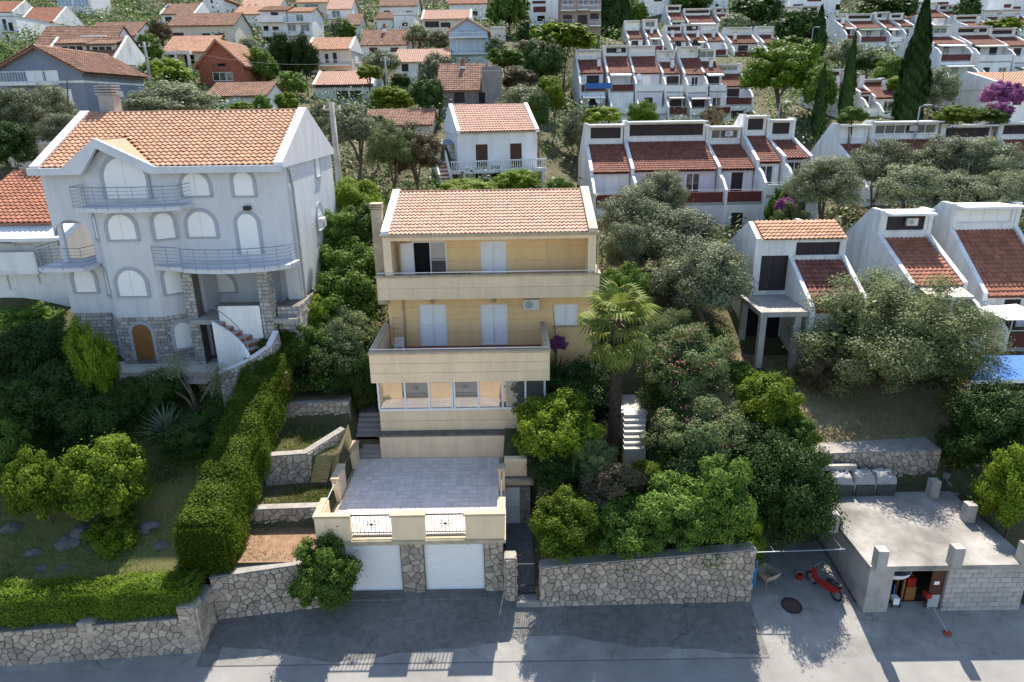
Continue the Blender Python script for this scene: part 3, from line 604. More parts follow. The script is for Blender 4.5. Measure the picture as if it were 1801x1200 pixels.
# roof
RO = MB(); RO.add([(-6.4,33.8,13.3),(4.3,33.8,13.3),(4.3,38.3,14.85),(-6.4,38.3,14.85),(-6.4,42.8,13.3),(4.3,42.8,13.3)], [(0,1,2,3),(3,2,5,4)])
RO.add([(-6.4,33.8,13.2),(4.3,33.8,13.2),(4.3,42.8,13.2),(-6.4,42.8,13.2)], [(0,1,2,3)])
roof = RO.build('roof', M_tile_pale, CH)
sl_ = math.hypot(4.5, 1.55); uy = (0, 4.5/sl_, 1.55/sl_)
tile_slope(roof, (-6.02, 33.76, 13.31), (1,0,0), uy, 9.88, sl_-.05, 46, 14, M_tile_pale, single=300)
ridge_caps(roof, (-6.05, 38.3, 14.88), (3.92, 38.3, 14.88), .13, 26, M_tile_old)
for x0, x1, mm in ((-6.42, -6.03, M_white2), (3.9, 4.34, mat('rust_stained_parapet', (.55,.40,.28), .9, .3, .9, .3, 40, c2=(.62,.58,.52)))):
    MB().prism([(33.75,13.25),(33.75,13.52),(38.3,15.07),(42.8,13.5),(42.8,13.25)], 'x', x0, x1).build('gable_parapet', mm, roof)
m = MB(); m.box(-7.02, -6.5, 34.7, 35.25, 9.5, 14.45)
for k in range(3): m.box(-7.06, -6.46, 34.66, 35.29, 14.5+.1*k, 14.56+.1*k)
m.box(-6.95, -6.57, 34.78, 35.18, 14.45, 14.75); m.build('chimney', M_cap, CH)
for x, z in ((-4.2, 9.62), (-.95, 9.6)):
    MB().lathe([(.0,0),(.15,0),(.15,.05),(.1,.1),(0,.12)], 12).build('wall_lamp', M_cap, CH); o = col.objects[-1] if False else None
for o in [c for c in CH.children if c.name.startswith('wall_lamp')]:
    pass
_wl = [c for c in CH.children if c.name.startswith('wall_lamp')]
for o, (x, z) in zip(_wl, ((-4.2, 9.62), (-.95, 9.6))): o.rotation_euler = (R(90), 0, 0); o.location = Vector((x, 34.9, z))-CH.location
for x in (-6.15, 4.1): MB().tube([(x+.42, 34.86, 13.2), (x+.42, 34.86, 3.5)], .05, 8).build('downpipe', M_cap, CH)
def aircon(loc, label, s=1., rz=0):
    t = thing('air_conditioner', label, 'air conditioner', loc, rz)
    MB().box(-.42*s, .42*s, -.3*s, 0, 0, .56*s).build('case', M_ac, t)
    m = MB(); m.lathe([(.21*s, 0), (.21*s, .02), (.0, .03)], 16); g = m.build('fan_grille', M_trim, t); g.rotation_euler = (R(90), 0, 0); g.location = (-.12*s, -.3*s, .28*s)
    for x in (-.3, .26): MB().box(x*s, (x+.05)*s, -.25*s, .0, -.06*s, -.002).build('bracket', M_steel, t)
    return t
aircon((1.05, 34.9, 9.1), 'white air conditioner on the first floor wall of the cream house')
# furniture on the balconies
def plastic_chair(loc, rz, label):
    t = thing('plastic_chair', label, 'chair', loc, rz)
    MB().box(-.24, .24, -.24, .24, .40, .44).build('seat', M_white_pl, t)
    for x in (-.21, .21):
        for y in (-.21, .21): MB().tube([(x*1.12, y*1.12, 0), (x, y, .4)], [.022, .03], 6).build('leg', M_white_pl, t)
        MB().tube([(x*1.1, -.2, .44), (x*1.12, -.2, .64), (x*1.1, .22, .66)], .022, 6).build('armrest', M_white_pl, t)
    m = MB()
    for k in range(5): x = -.2+.1*k; m.box(x-.03, x+.03, .22, .25, .44, .86)
    m.box(-.24, .24, .218, .252, .86, .92); m.build('backrest', M_white_pl, t)
plastic_chair((-5.95, 33.9, 7.06), R(200), 'white plastic chair on the lower balcony of the cream house')
t = thing('folding_airer', 'tall folded steel drying rack leaning behind the plastic chair', 'drying rack', (-6.0, 34.6, 7.06))
for x in (-.32, .32): MB().tube([(x, -.05, 0), (x, .2, 1.75)], .015, 6).build('leg', M_steel, t)
for k in range(6): MB().tube([(-.32, -.02+.035*k, .25+.28*k), (.32, -.02+.035*k, .25+.28*k)], .008, 5).build('rod', M_steel, t)
for x, lb in ((-2.6, 'brown wicker armchair next to the open balcony door'), (-1.9, 'brown wicker armchair next to the closed upper shutters')):
    t = thing('wicker_armchair', lb, 'chair', (x-.55, 34.9, 10.2), 0, 'wicker chairs on the upper balcony')
    mw = mat('wicker', (.20,.11,.06), .85, .2, 30., .4, 80)
    MB().box(-.3, .3, -.3, .28, .12, .42).build('seat', mw, t); MB().box(-.32, .32, .22, .32, .42, .86).build('backrest', mw, t)
    for s_ in (-1, 1): MB().box(s_*.32-.04, s_*.32+.04, -.3, .2, .42, .62).build('armrest', mw, t)
    for s_ in (-1, 1):
        for y in (-.26, .24): MB().box(s_*.27-.03, s_*.27+.03, y-.03, y+.03, 0, .12).build('leg', mw, t)
# ============================================================ garage with the roof terrace
GA = wthing('garage', 'cream and stone double garage with white roller doors and a roof terrace', 'garage', (-4.2, 23.7, 0))
m = MB(); dh = 2.36
wall_holes(m, -8.0, -.5, -.3, 2.55, 23.76, 24.1, [(-7.02, -4.74, -1, dh), (-3.76, -1.3, -1, dh)])
m.box(-8, -7.7, 24.1, 30.4, -.3, 2.55); m.box(-.8, -.5, 24.1, 30.4, -.3, 2.55); m.box(-7.7, -.8, 30.1, 30.4, -.3, 2.55)
m.build('wall', M_stone_j, GA)
stone_face(GA, (-8.0, 23.76), (-7.04, 23.76), (-.1, 2.5), (-.1, 2.5), .3, 21)
stone_face(GA, (-4.72, 23.76), (-3.78, 23.76), (-.1, 2.5), (-.1, 2.5), .3, 22)
stone_face(GA, (-1.28, 23.76), (-.5, 23.76), (-.1, 2.5), (-.1, 2.5), .28, 23)
stone_face(GA, (-7.04, 23.76), (-4.72, 23.76), (dh+.01, 2.5), (dh+.01, 2.5), .2, 24)
stone_face(GA, (-3.78, 23.76), (-1.28, 23.76), (dh+.01, 2.5), (dh+.01, 2.5), .2, 25)
MB().box(-8.12, -.38, 23.5, 30.4, 2.552, 2.70).build('roof_slab', M_cap, GA)
for x0, x1 in ((-7.02, -4.74), (-3.76, -1.3)):
    f = frame_mb(x0, x1, -.02, dh, 23.86, 23.98, .07).build('garage_door', M_pvc_frame, GA)
    m = MB(); z = .05
    while z < dh-.1:
        m.add([(x0+.07, 23.93, z), (x1-.07, 23.93, z), (x1-.07, 23.915, z+.05), (x0+.07, 23.915, z+.05), (x0+.07, 23.93, z+.085), (x1-.07, 23.93, z+.085)], [(0,1,2,3),(3,2,5,4)]); z += .088
    m.build('slat_curtain', M_pvc, f, 'stuff')
    MB().box(x0-.1, x1+.1, 23.3, 23.86, -.06, .05).build('threshold', M_drive, f)
# parapet with iron panels
X = lambda px: PY(px, 920, 23.6).x
xs = [-8.05, X(615), X(688), X(747), X(818), -.42]
for pts_, zt_ in (([(xs[0],23.58),(xs[1],23.58),(xs[1],23.86),(xs[0]+.28,23.86),(xs[0]+.28,24.9),(xs[0],24.9)], 3.80), ([(xs[2],23.58),(xs[3],23.58),(xs[3],23.86),(xs[2],23.86)], 3.80),
             ([(xs[4],23.58),(xs[5],23.58),(xs[5],24.75),(xs[5]-.28,24.75),(xs[5]-.28,23.86),(xs[4],23.86)], 3.80), ([(xs[0],26.5),(xs[0]+.28,26.5),(xs[0]+.28,27.8),(xs[0],27.8)], 3.80),
             ([(xs[0]+.1,29.4),(xs[0]+.38,29.4),(xs[0]+.38,30.3),(xs[0]+.1,30.3)], 3.70), ([(xs[5]-.28,27.2),(xs[5],27.2),(xs[5],27.55),(xs[5]-.28,27.55)], 3.80)):
    cx_ = sum(p[0] for p in pts_)/len(pts_); cy_ = sum(p[1] for p in pts_)/len(pts_)
    PA = MB().prism(pts_, 'z', 2.702, zt_).build('parapet', M_cream, GA)
    g_ = [(p[0]+(.045 if p[0] > cx_ else -.045), p[1]+(.045 if p[1] > cy_ else -.045)) for p in pts_]
    MB().prism(g_, 'z', zt_+.002, zt_+.10).build('coping', M_cap, PA)
MB().tube([(xs[0]+.14, 24.9, 3.7), (xs[0]+.14, 26.5, 3.7)], .03, 8).build('handrail', M_steel, GA); MB().tube([(xs[0]+.14, 27.8, 3.7), (xs[0]+.22, 29.4, 3.62)], .03, 8).build('handrail', M_steel, GA)
MB().tube([(xs[5]-.14, 24.75, 3.7), (xs[5]-.14, 27.2, 3.7)], .03, 8).build('handrail', M_steel, GA)
def iron_panel(root, x0, x1, y, z0, z1):
    f = MB(); f.box(x0, x1, y-.02, y+.02, z1-.05, z1); f.box(x0, x1, y-.018, y+.018, z0, z0+.04); f.box(x0, x1, y-.016, y+.016, z0+.2, z0+.235)
    P_ = f.build('iron_railing', M_iron, root); n = 11
    for i in range(n):
        x = x0+(x1-x0)*(i+.5)/n; MB().box(x-.011, x+.011, y-.011, y+.011, z0+.04, z1-.05).build('bar', M_iron, P_)
    s = MB(); cx, cz = (x0+x1)/2, (z0+z1)/2+.08
    for k in range(4):
        a = math.pi*k/4+.0; r = .24; s.tube([(cx-math.cos(a)*r, y-.02, cz-math.sin(a)*r), (cx+math.cos(a)*r, y-.02, cz+math.sin(a)*r)], .014, 5)
    s.lathe([(0,-.02),(.05,-.02),(.05,.02),(0,.02)], 10, (cx, y-.02, cz)); s.build('star_ornament', M_iron, P_)
    d = MB()
    for i in range(n-1):
        x = x0+(x1-x0)*(i+1)/n; d.lathe([(.0,-.035),(.035,0),(0,.035)], 6, (x, y, z0+.12))
    d.build('bead_row', M_iron, P_)
iron_panel(GA, xs[1], xs[2], 23.72, 2.78, 3.84); iron_panel(GA, xs[3], xs[4], 23.72, 2.78, 3.84)
# terrace floor
MB().box(-7.72, -.72, 23.9, 30.37, 2.701, 2.735).build('floor_bed', M_joint, GA)
pt = MB(); pt.box(-.163, .163, -.163, .163, 0, .018); pm = pt.mesh('floor_tile'); pm.materials.append(M_pave); k = 0; rest = MB()
for j in range(19):
    for i in range(21):
        p = Vector((-7.7+.333*(i+.5), 23.92+.338*(j+.5), 2.737))
        if k < 300 and j >= 3: o = _link0('floor_tile', pm, GA); o.location = p-GA.location; k += 1
        else: rest.add([(p.x+v[0], p.y+v[1], p.z+v[2]) for v in pt.v], pt.f)
rest.build('floor_tiles', M_pave, GA, 'stuff')
# steps and path left of the house
ST = wthing('garden_steps', 'paved steps climbing from the terrace along the left side of the cream house', 'steps', (-7.3, 30.6, 2.7))
for k in range(9): MB().box(-8.05, -6.64, 30.42+.26*k, 34.2, 2.4, 2.72+.17*(k+1)).build('step', mat('step_slab', (.34,.30,.27), .9, .15, 3., .3, 40), ST)
# gate, side door wall and passage
GT = wthing('iron_gate', 'wrought iron garden gate with scrolled arched top between the stone piers', 'gate', (.5, 23.4, 0))
m = MB(); x0, x1 = .03, .98
for x in (x0, x1): m.box(x-.025, x+.025, 23.4, 23.45, .05, 1.95)
for z in (.12, .5, 1.55): m.box(x0, x1, 23.405, 23.445, z, z+.04)
m.tube([(x0, 23.425, 1.95), (x0+.2, 23.425, 2.02), ((x0+x1)/2, 23.425, 2.3), (x1-.2, 23.425, 2.02), (x1, 23.425, 1.95)], .018, 6); m.build('frame', M_iron, GT)
for i in range(9):
    x = x0+(x1-x0)*(i+1)/10; MB().box(x-.01, x+.01, 23.415, 23.435, .12, 1.95+.28*(1-abs(i-4)/4.5)).build('bar', M_iron, GT)
m = MB()
for cx, cz, r in ((.2, 1.78, .09), (.8, 1.78, .09), (.42, 1.9, .07), (.58, 1.9, .07), (.25, 1.2, .08), (.75, 1.2, .08), (.5, 2.1, .06), (.2,.32,.08),(.5,.32,.08),(.8,.32,.08)):
    m.tube([(cx+r*math.cos(t), 23.40, cz+r*math.sin(t)) for t in [2*math.pi*q/12 for q in range(12)]], .01, 5)
m.build('scrolls', M_iron, GT)
MB().box(-.0, 1.0, 22.9, 23.5, -.2, .10).build('threshold', M_drive2, GT)
PS = wthing('utility_door_wall', 'white side door under a cream lintel beside the garage', 'wall', (.1, 28.5, 2))
MB().box(-.5, .75, 27.9, 28.2, .0, 3.0).build('wall', M_stone_j, PS); stone_face(PS, (.25, 27.9), (.75, 27.9), (.3, 2.5), (.3, 2.5), .26, 31)
MB().box(-.5, .9, 27.6, 28.4, 2.75, 2.95).build('lintel', M_cap, PS); MB().box(-.45, .6, 28.0, 28.3, 2.952, 3.9).build('upper_wall', M_cream, PS)
f = frame_mb(-.48, .25, .45, 2.5, 27.82, 27.9, .05, (), (.5,)).build('door', M_pvc_frame, PS); MB().box(-.44, .21, 27.85, 27.88, .5, 2.45).build('panel', M_pvc, f)
patch('passage_floor', mat('passage_paving', (.20,.21,.21), .9, .3, 3., .4, 30), -.45, 1.0, 23.45, 27.9, lambda x, y: .12+.1*(y-23.5), 4, 10)
# ============================================================ pale house with the stone base (left)
def ashlar_face(parent, A, B, z0, z1, course, seed, holes=(), cap=300, dep=.025, m=None, st=None):
    rs = random.Random(seed); A = Vector(A[:2]); B = Vector(B[:2]); L = (B-A).length; d = (B-A)/L; nr = Vector((d.y, -d.x))
    rest = MB(); n = max(1, round((z1-z0)/course)); ch = (z1-z0)/n; cnt = st if st is not None else [0]
    for j in range(n):
        s = -rs.uniform(0, .25)
        while s < L:
            w = rs.uniform(1.2, 2.3)*course; a, b = max(0, s), min(L, s+w); s += w
            if b-a < .06: continue
            c, e = z0+j*ch, z0+(j+1)*ch
            if any(h[0] < (a+b)/2 < h[1] and h[2] < (c+e)/2 < h[3] for h in holes): continue
            q = MB(); dd = dep*rs.uniform(.6, 1.5); g = .011
            P = lambda s_, t, k: ((A+d*s_+nr*k).x, (A+d*s_+nr*k).y, t)
            vs = [P(a+g,c+g,0),P(b-g,c+g,0),P(b-g,e-g,0),P(a+g,e-g,0),P(a+g*2,c+g*2,dd),P(b-g*2,c+g*2,dd),P(b-g*2,e-g*2,dd),P(a+g*2,e-g*2,dd)]
            q.add(vs, [(4,5,6,7),(0,1,5,4),(1,2,6,5),(2,3,7,6),(3,0,4,7)])
            if cnt[0] < cap: q.build('stone', m or M_ashlar, parent); cnt[0] += 1
            else: rest.add(q.v, q.f)
    if rest.v: rest.build('small_stones', m or M_ashlar, parent, 'stuff')
def arch_poly(x0, x1, z0, z1, n=12, grow=0.):
    cx = (x0+x1)/2; r = (x1-x0)/2; zs = z1-r; x0, x1, r2 = x0-grow, x1+grow, r+grow
    return [(x0, z0-(0 if not grow else 0)), (x1, z0)]+[(cx+r2*math.cos(math.pi*k/n), zs+r2*math.sin(math.pi*k/n)) for k in range(n+1)]
def arch_window(root, x0, x1, z0, z1, door=False, F=None, wood=None, leaves=2):
    """arched shutter window on the plane y=0 of frame F (a 4x4 matrix), facing -y"""
    n = 14; F = F or Matrix.Identity(4)
    def put(mb, name, m, par):
        mb.v = [tuple(F@Vector(v)) for v in mb.v]; return mb.build(name, m, par)
    inn = arch_poly(x0, x1, z0, z1, n)[1:]+[(x0, z0)]; out = arch_poly(x0, x1, z0, z1, n, .17)[1:]+[(x0-.17, z0)]
    t = MB(); k = len(inn); inn = [inn[0]]+inn[1:]; 
    vs = [(p[0], -.05, p[1]) for p in inn]+[(p[0], -.05, p[1]) for p in out]+[(p[0], .02, p[1]) for p in inn]+[(p[0], .02, p[1]) for p in out]
    fs = []
    for i in range(k-1): fs += [(i, i+1, k+i+1, k+i), (k+i, k+i+1, 3*k+i+1, 3*k+i), (i, i+1, 2*k+i+1, 2*k+i)]
    t.add(vs, fs); W_ = put(t, 'door' if door else 'window', M_trim, root)
    cx = (x0+x1)/2; zs = z1-(x1-x0)/2; mm = wood or M_pvc
    for s in ((-1, 1) if leaves == 2 else (0,)):
        if s: pl = [(cx+s*.008, z0+.01), (cx+s*.008, z1-.012)]+[(cx+s*(x1-x0-.02)/2*math.sin(math.pi/2*q/8), zs+((x1-x0)/2-.01)*math.cos(math.pi/2*q/8)) for q in range(1, 9)]+[(cx+s*(x1-x0-.02)/2, z0+.01)]
        else: pl = arch_poly(x0+.01, x1-.01, z0+.01, z1-.01, 12)
        l = MB(); l.prism(pl, 'y', -.025, .015); L_ = put(l, 'shutter' if not wood else 'door_leaf', mm, W_)
        g = MB(); hw = (x1-x0)/2
        zz = z0+.09
        while zz < zs:
            if s: g.box(min(cx+s*.07, cx+s*(hw-.08)), max(cx+s*.07, cx+s*(hw-.08)), -.034, -.024, zz, zz+.035)
            else: g.box(x0+.08, x1-.08, -.034, -.024, zz, zz+.035)
            zz += .075
        put(g, 'louvres' if not wood else 'battens', mm, L_)
    if not door:
        sb = MB(); sb.box(x0-.12, x1+.12, -.1, .0, z0-.08, z0-.004); put(sb, 'sill', M_trim, W_)
    return W_
LH = wthing('pale_house', 'large pale grey house with stone base, arched white shutters and steel balconies', 'house', (-17.3, 39, 6.5))
X0, X1, YF, YB = -23.4, -11.2, 35., 44.5
m = MB()
m.box(X0, X1, 38.2, YB, 5.5, 16.6)
m.box(X0, X1-5.0, YF, 38.2, 5.5, 11.75); m.box(-21.5, X1, YF, 38.2, 11.75, 16.6); m.box(X0, -21.5, YF, 38.2, 14.35, 16.6)
m.box(-16.2, X1, 36.8, 38.2, 5.5, 11.75); m.box(-11.9, X1, YF+.3, 36.8, 5.5, 11.75)
m.build('wall', M_lefth, LH)
# arch over the corner loggia
pl = [(-23.4, 14.35), (-23.4, 13.3)]+[(-22.45+.95*math.cos(math.pi-math.pi*k/10)*1., 13.3+.85*math.sin(math.pi*k/10)) for k in range(11)]+[(-21.5, 14.35)]
MB().prism(pl, 'y', YF, YF+.35).build('loggia_arch', M_lefth, LH)
MB().lathe([(.2, 0), (.2, .1), (.15, .16), (.15, 1.95), (.2, 2.05), (.2, 2.2)], 14, (-23.15, 35.2, 11.9)).build('column', M_lefth, LH, smooth=True)
# polygonal bay
bay = [(-21.3, 35.02), (-20.5, 34.05), (-18.1, 34.05), (-16.7, 35.02)]
MB().prism(bay, 'z', 9.2, 14.85).build('bay', M_lefth, LH); MB().prism(bay, 'z', 5.5, 9.2).build('bay_base', M_stone_j, LH)
cnt = [0]
ashlar_face(LH, (-23.4, 34.98), (-21.3, 34.98), 6.0, 9.2, .2, 51, st=cnt)
ashlar_face(LH, bay[0], bay[1], 6.0, 9.2, .2, 52, st=cnt)
ashlar_face(LH, bay[1], bay[2], 6.0, 9.2, .2, 53, holes=[(.62, 1.6, 6, 8.5)], st=cnt)
ashlar_face(LH, bay[2], bay[3], 6.0, 9.2, .2, 54, holes=[(.3, 1.25, 7.3, 8.8)], st=cnt)
MB().box(-23.4, -21.3, 34.985, 35.0, 5.5, 9.2).build('stone_backing', M_stone_j, LH)
def FM(A, B):
    A = Vector((A[0], A[1], 0)); d = (Vector((B[0], B[1], 0))-A).normalized()
    return Matrix(((d.x, -d.y, 0, A.x), (d.y, d.x, 0, A.y), (0, 0, 1, 0), (0, 0, 0, 1)))
FF = Matrix.Translation((0, YF, 0)); FB = Matrix.Translation((0, 34.05, 0))
wl = lambda a, b, y: (PY(a, y, YF).x, PY(b, y, YF).x)
def aw(pxa, pxb, pt, pb, Y=YF, **k):
    a = PY(pxa, (pt+pb)/2, Y); b = PY(pxb, (pt+pb)/2, Y); zt = PY((pxa+pxb)/2, pt, Y).z; zb = PY((pxa+pxb)/2, pb, Y).z
    arch_window(LH, a.x, b.x, zb, zt, F=Matrix.Translation((0, Y, 0)), **k)
aw(320, 367, 304, 345); aw(411, 445, 302, 345, leaves=1); aw(330, 378, 372, 417); aw(420, 455, 376, 447, door=True, leaves=1); aw(131, 167, 472, 514, leaves=1)
aw(183, 257, 277, 351, Y=34.95, door=True)
aw(190, 238, 377, 422, Y=34.05); aw(207, 256, 475, 521, Y=34.05)
aw(236, 270, 570, 632, Y=34.03, door=True, wood=M_wood, leaves=1)
c1 = FM(bay[2], bay[3]); L1 = (Vector(bay[3])-Vector(bay[2])).length
for z0, z1 in ((10.35, 11.7), (13.2, 14.5)): arch_window(LH, .35, 1.25, z0, z1, F=c1, leaves=1)
arch_window(LH, .35, 1.25, 7.35, 8.75, F=c1, leaves=1)
c0 = FM(bay[0], bay[1])
for z0, z1 in ((7.0, 8.6), (10.3, 11.6), (13.2, 14.4)): arch_window(LH, .35, .95, z0, z1, F=c0, leaves=1)
FR = Matrix(((0, -1, 0, X1), (1, 0, 0, 0), (0, 0, 1, 0), (0, 0, 0, 1)))   # right flank, x runs along +Y
for a, b, z0, z1 in ((40.6, 41.5, 15.6, 17.0), (39.9, 41.0, 12.6, 14.0), (40.2, 41.2, 9.6, 11.0)): arch_window(LH, a, b, z0, z1, F=FR, leaves=2)
aircon((X1+.3, 39.3, 12.9), 'rusty air conditioner on the flank of the pale grey house', .9, R(90))
# porch, piers, terraces
m = MB(); m.box(-16.5, -11.0, 33.4, 36.8, 8.95, 9.18); m.build('porch_floor', M_conc, LH)
PI = MB(); PI.box(-16.75, -16.2, 33.9, 34.6, 6, 11.7); PI.build('stone_pier', M_stone_j, LH); ashlar_face(LH, (-16.75, 33.9), (-16.2, 33.9), 6, 11.7, .2, 61, st=cnt)
PI = MB(); PI.box(-12.75, -12.2, 33.4, 34.2, 6, 11.7); PI.build('stone_pier', M_stone_j, LH); ashlar_face(LH, (-12.75, 33.4), (-12.2, 33.4), 6, 11.7, .2, 62, st=cnt)
ashlar_face(LH, (-12.2, 33.4), (-12.2, 34.2), 6, 11.7, .2, 63, st=cnt)
PI = MB(); PI.box(-12.1, -11.0, 33.9, 37.5, 5.5, 9.7); PI.build('flank_wall', M_stone_j, LH); ashlar_face(LH, (-12.1, 33.9), (-11.0, 33.9), 6, 9.7, .2, 64, st=cnt, cap=300); ashlar_face(LH, (-11.0, 33.9), (-11.0, 37.5), 6, 9.7, .2, 65, st=cnt)
MB().box(-14.9, -12.8, 33.38, 33.5, 6.5, 9.9).build('porch_screen', M_white, LH)
aw(362, 412, 480, 514, Y=36.8)
MB().box(-13.6, -12.75, 36.78, 36.82, 9.2, 11.3).build('porch_door', M_trim, LH)
def steel_balcony(pts, zf, slab_poly, h=1.0, bars=6, curved=True):
    sb = MB(); sb.prism(slab_poly, 'z', zf-.2, zf); B_ = sb.build('balcony', M_lefth, LH)
    for k in range(bars):
        z = zf+.12+(h-.12)*k/(bars-1); MB().tube([(p[0], p[1], z) for p in pts], .022 if k == bars-1 else .011, 6).build('rail', M_steel, B_)
    L = 0; nxt = 0
    for p, q in zip(pts, pts[1:]):
        d = math.hypot(q[0]-p[0], q[1]-p[1]); n = max(1, round(d/1.0))
        for i in range(n): x, y = p[0]+(q[0]-p[0])*i/n, p[1]+(q[1]-p[1])*i/n; MB().tube([(x, y, zf-.1), (x, y, zf+h)], .018, 6).build('rail_post', M_steel, B_)
    return B_
cv = lambda x0, x1, y0, bul, n=8: [(x0+(x1-x0)*i/n, y0-bul*math.sin(math.pi*i/n)) for i in range(n+1)]
ed = [(-21.35, 34.9)]+cv(-21.3, -16.1, 33.75, .55)+[(-16.0, 34.9)]
steel_balcony(ed, 14.9, ed+[(-16.0, 35.05), (-21.35, 35.05)])
ed = [(-24.0, 36.4), (-24.05, 34.2), (-23.6, 33.8), (-21.5, 33.8), (-21.25, 34.7)]
steel_balcony(ed, 11.9, ed+[(-21.25, 35.1), (-21.5, 36.5)])
ed = [(-18.0, 33.95), (-16.4, 33.5)]+cv(-16.2, -12.2, 33.2, .35, 6)+[(-11.6, 33.5), (-11.1, 34.0), (-10.95, 35.0)]
steel_balcony(ed, 11.9, ed+[(-16.6, 35.05), (-18.1, 34.1)])
# curved entrance stair
cx, cy = -15.2, 30.4
for k in range(10):
    a0 = R(88-k*7.0); a1 = R(88-(k+1.25)*7.0); ri, ro = 2.6, 4.2; z = 9.16-.24*(k+.2)
    pl = [(cx+ri*math.cos(a0), cy+ri*math.sin(a0)), (cx+ro*math.cos(a0), cy+ro*math.sin(a0)), (cx+ro*math.cos(a1), cy+ro*math.sin(a1)), (cx+ri*math.cos(a1), cy+ri*math.sin(a1))]
    MB().prism(pl, 'z', 6.0, z-.05).build('riser_block', M_brick, LH); MB().prism(pl, 'z', z-.048, z).build('step', M_conc, LH)
for rr, hgt, mm in ((2.5, .05, M_white),):
    w_ = MB(); n = 14
    for k in range(n):
        a0, a1 = R(88-k*5.5), R(88-(k+1)*5.5); z0, z1 = 9.2-.19*k*.8+hgt, 9.2-.19*(k+1)*.8+hgt
        p = [(cx+r_*math.cos(a), cy+r_*math.sin(a)) for a in (a0, a1) for r_ in (rr, rr+.16)]
        w_.add([(*p[0],5.8),(*p[1],5.8),(*p[3],5.8),(*p[2],5.8),(*p[0],z0),(*p[1],z0),(*p[3],z1),(*p[2],z1)], [(0,3,2,1),(4,5,6,7),(0,1,5,4),(1,2,6,5),(2,3,7,6),(3,0,4,7)])
    w_.build('stair_wall', mm, LH)
MB().tube([(cx+2.55*math.cos(R(88-k*6)), cy+2.55*math.sin(R(88-k*6)), 10.1-.2*k*.85) for k in range(12)], .025, 6).build('stair_handrail', M_steel, LH, smooth=True)
ca = [PY(490, 582, 32.9), PY(478, 606, 32.2), PY(440, 632, 31.5), PY(385, 656, 31.0)]
for q0, q1 in zip(ca[1:], ca[:-1]):
    A_, B_ = Vector((q0.x, q0.y)), Vector((q1.x, q1.y)); d_ = (B_-A_).normalized(); n_ = Vector((-d_.y, d_.x))*.3
    w_ = MB(); P4 = [A_, B_, B_+n_, A_+n_]; zz = [q0.z, q1.z, q1.z, q0.z]
    w_.add([(p.x, p.y, 4.5) for p in P4]+[(p.x, p.y, z-.08) for p, z in zip(P4, zz)], [(0,3,2,1),(4,5,6,7),(0,1,5,4),(1,2,6,5),(2,3,7,6),(3,0,4,7)]); w_.build('front_wall', M_stone_j, LH)
    stone_face(LH, (A_.x, A_.y), (B_.x, B_.y), (4.8, q0.z-.1), (4.8, q1.z-.1), .24, int(q0.x*10)+900, material=M_ashlar)
    w_ = MB(); w_.add([(p.x, p.y, z-.078) for p, z in zip(P4, zz)]+[(p.x, p.y, z) for p, z in zip(P4, zz)], [(0,3,2,1),(4,5,6,7),(0,1,5,4),(1,2,6,5),(2,3,7,6),(3,0,4,7)]); w_.build('front_wall_coping', M_lefth, LH)
# plinth and patio
patch('patio', mat('patio_paving', (.42,.33,.29), .9, .15, 2., .2, 30), -23.6, -15.2, 31.4, 35.0, lambda x, y: 6.5, 8, 4)
MB().box(-23.0, -15.4, 32.8, 34.9, 6.3, 6.62).build('plinth', M_cream_w, LH)
# roof
er = 16.72; rz = 19.2; yr_ = 39.7
gx, gz, gl, gr = -20.0, 18.05, -21.9, -17.3         # wall dormer
slope = (rz-er)/(yr_-34.65); yb_ = 34.65+(gz-er)/slope
m = MB(); m.add([(X0,34.65,er),(gl,34.65,er),(gx,yb_,gz),(gr,34.65,er),(X1,34.65,er),(X1,yr_,rz),(X0,yr_,rz)], [(0,1,2,6),(2,5,6),(2,3,4,5)]); m.add([(X0,yr_,rz),(X1,yr_,rz),(X1,44.8,er),(X0,44.8,er)], [(0,1,2,3)])
roofL = m.build('roof', M_tile, LH)
m = MB(); m.prism([(YF, 16.5), (yr_, 19.1), (YB, 16.5)], 'x', X0+.02, X0+.3); m.prism([(YF, 16.5), (yr_, 19.1), (YB, 16.5)], 'x', X1-.3, X1-.002); m.build('gable_wall', M_lefth, LH)
sL = math.hypot(yr_-34.65, rz-er); uyL = Vector((0, (yr_-34.65)/sL, (rz-er)/sL))
gx, gz, gl, gr = -20.0, 18.05, -21.9, -17.3         # wall dormer
slope = (rz-er)/(yr_-34.65)
def msk(u, v):
    x = X0+.35+u; y = 34.65+uyL.y*v; z = er+uyL.z*v
    zg = gz-(gx-x)*(gz-er)/(gx-gl) if x < gx else gz-(x-gx)*(gz-er)/(gr-gx)
    return z > zg-.02
tile_slope(roofL, (X0+.35, 34.6, er+.02), (1,0,0), uyL, X1-X0-.7, sL, 40, 17, M_tile, single=300, mask=msk)
ridge_caps(roofL, (X0+.3, yr_, rz+.03), (X1-.3, yr_, rz+.03), .15, 34, M_tile_old)
for a, b in ((X0-.12, X0+.36), (X1-.36, X1+.1)):
    MB().prism([(34.5,er-.12),(34.5,er+.14),(yr_,rz+.2),(44.9,er+.14),(44.9,er-.12)], 'x', a, b).build('gable_parapet', M_lefth, roofL)
m = MB(); yb_ = 34.65+(gz-er)/slope
m.add([(gl,34.45,er),(gx,34.45,gz),(gx,yb_,gz),(gr,34.45,er)], [(0,1,2),(1,3,2)]); m.build('dormer_roof', M_tile, roofL)
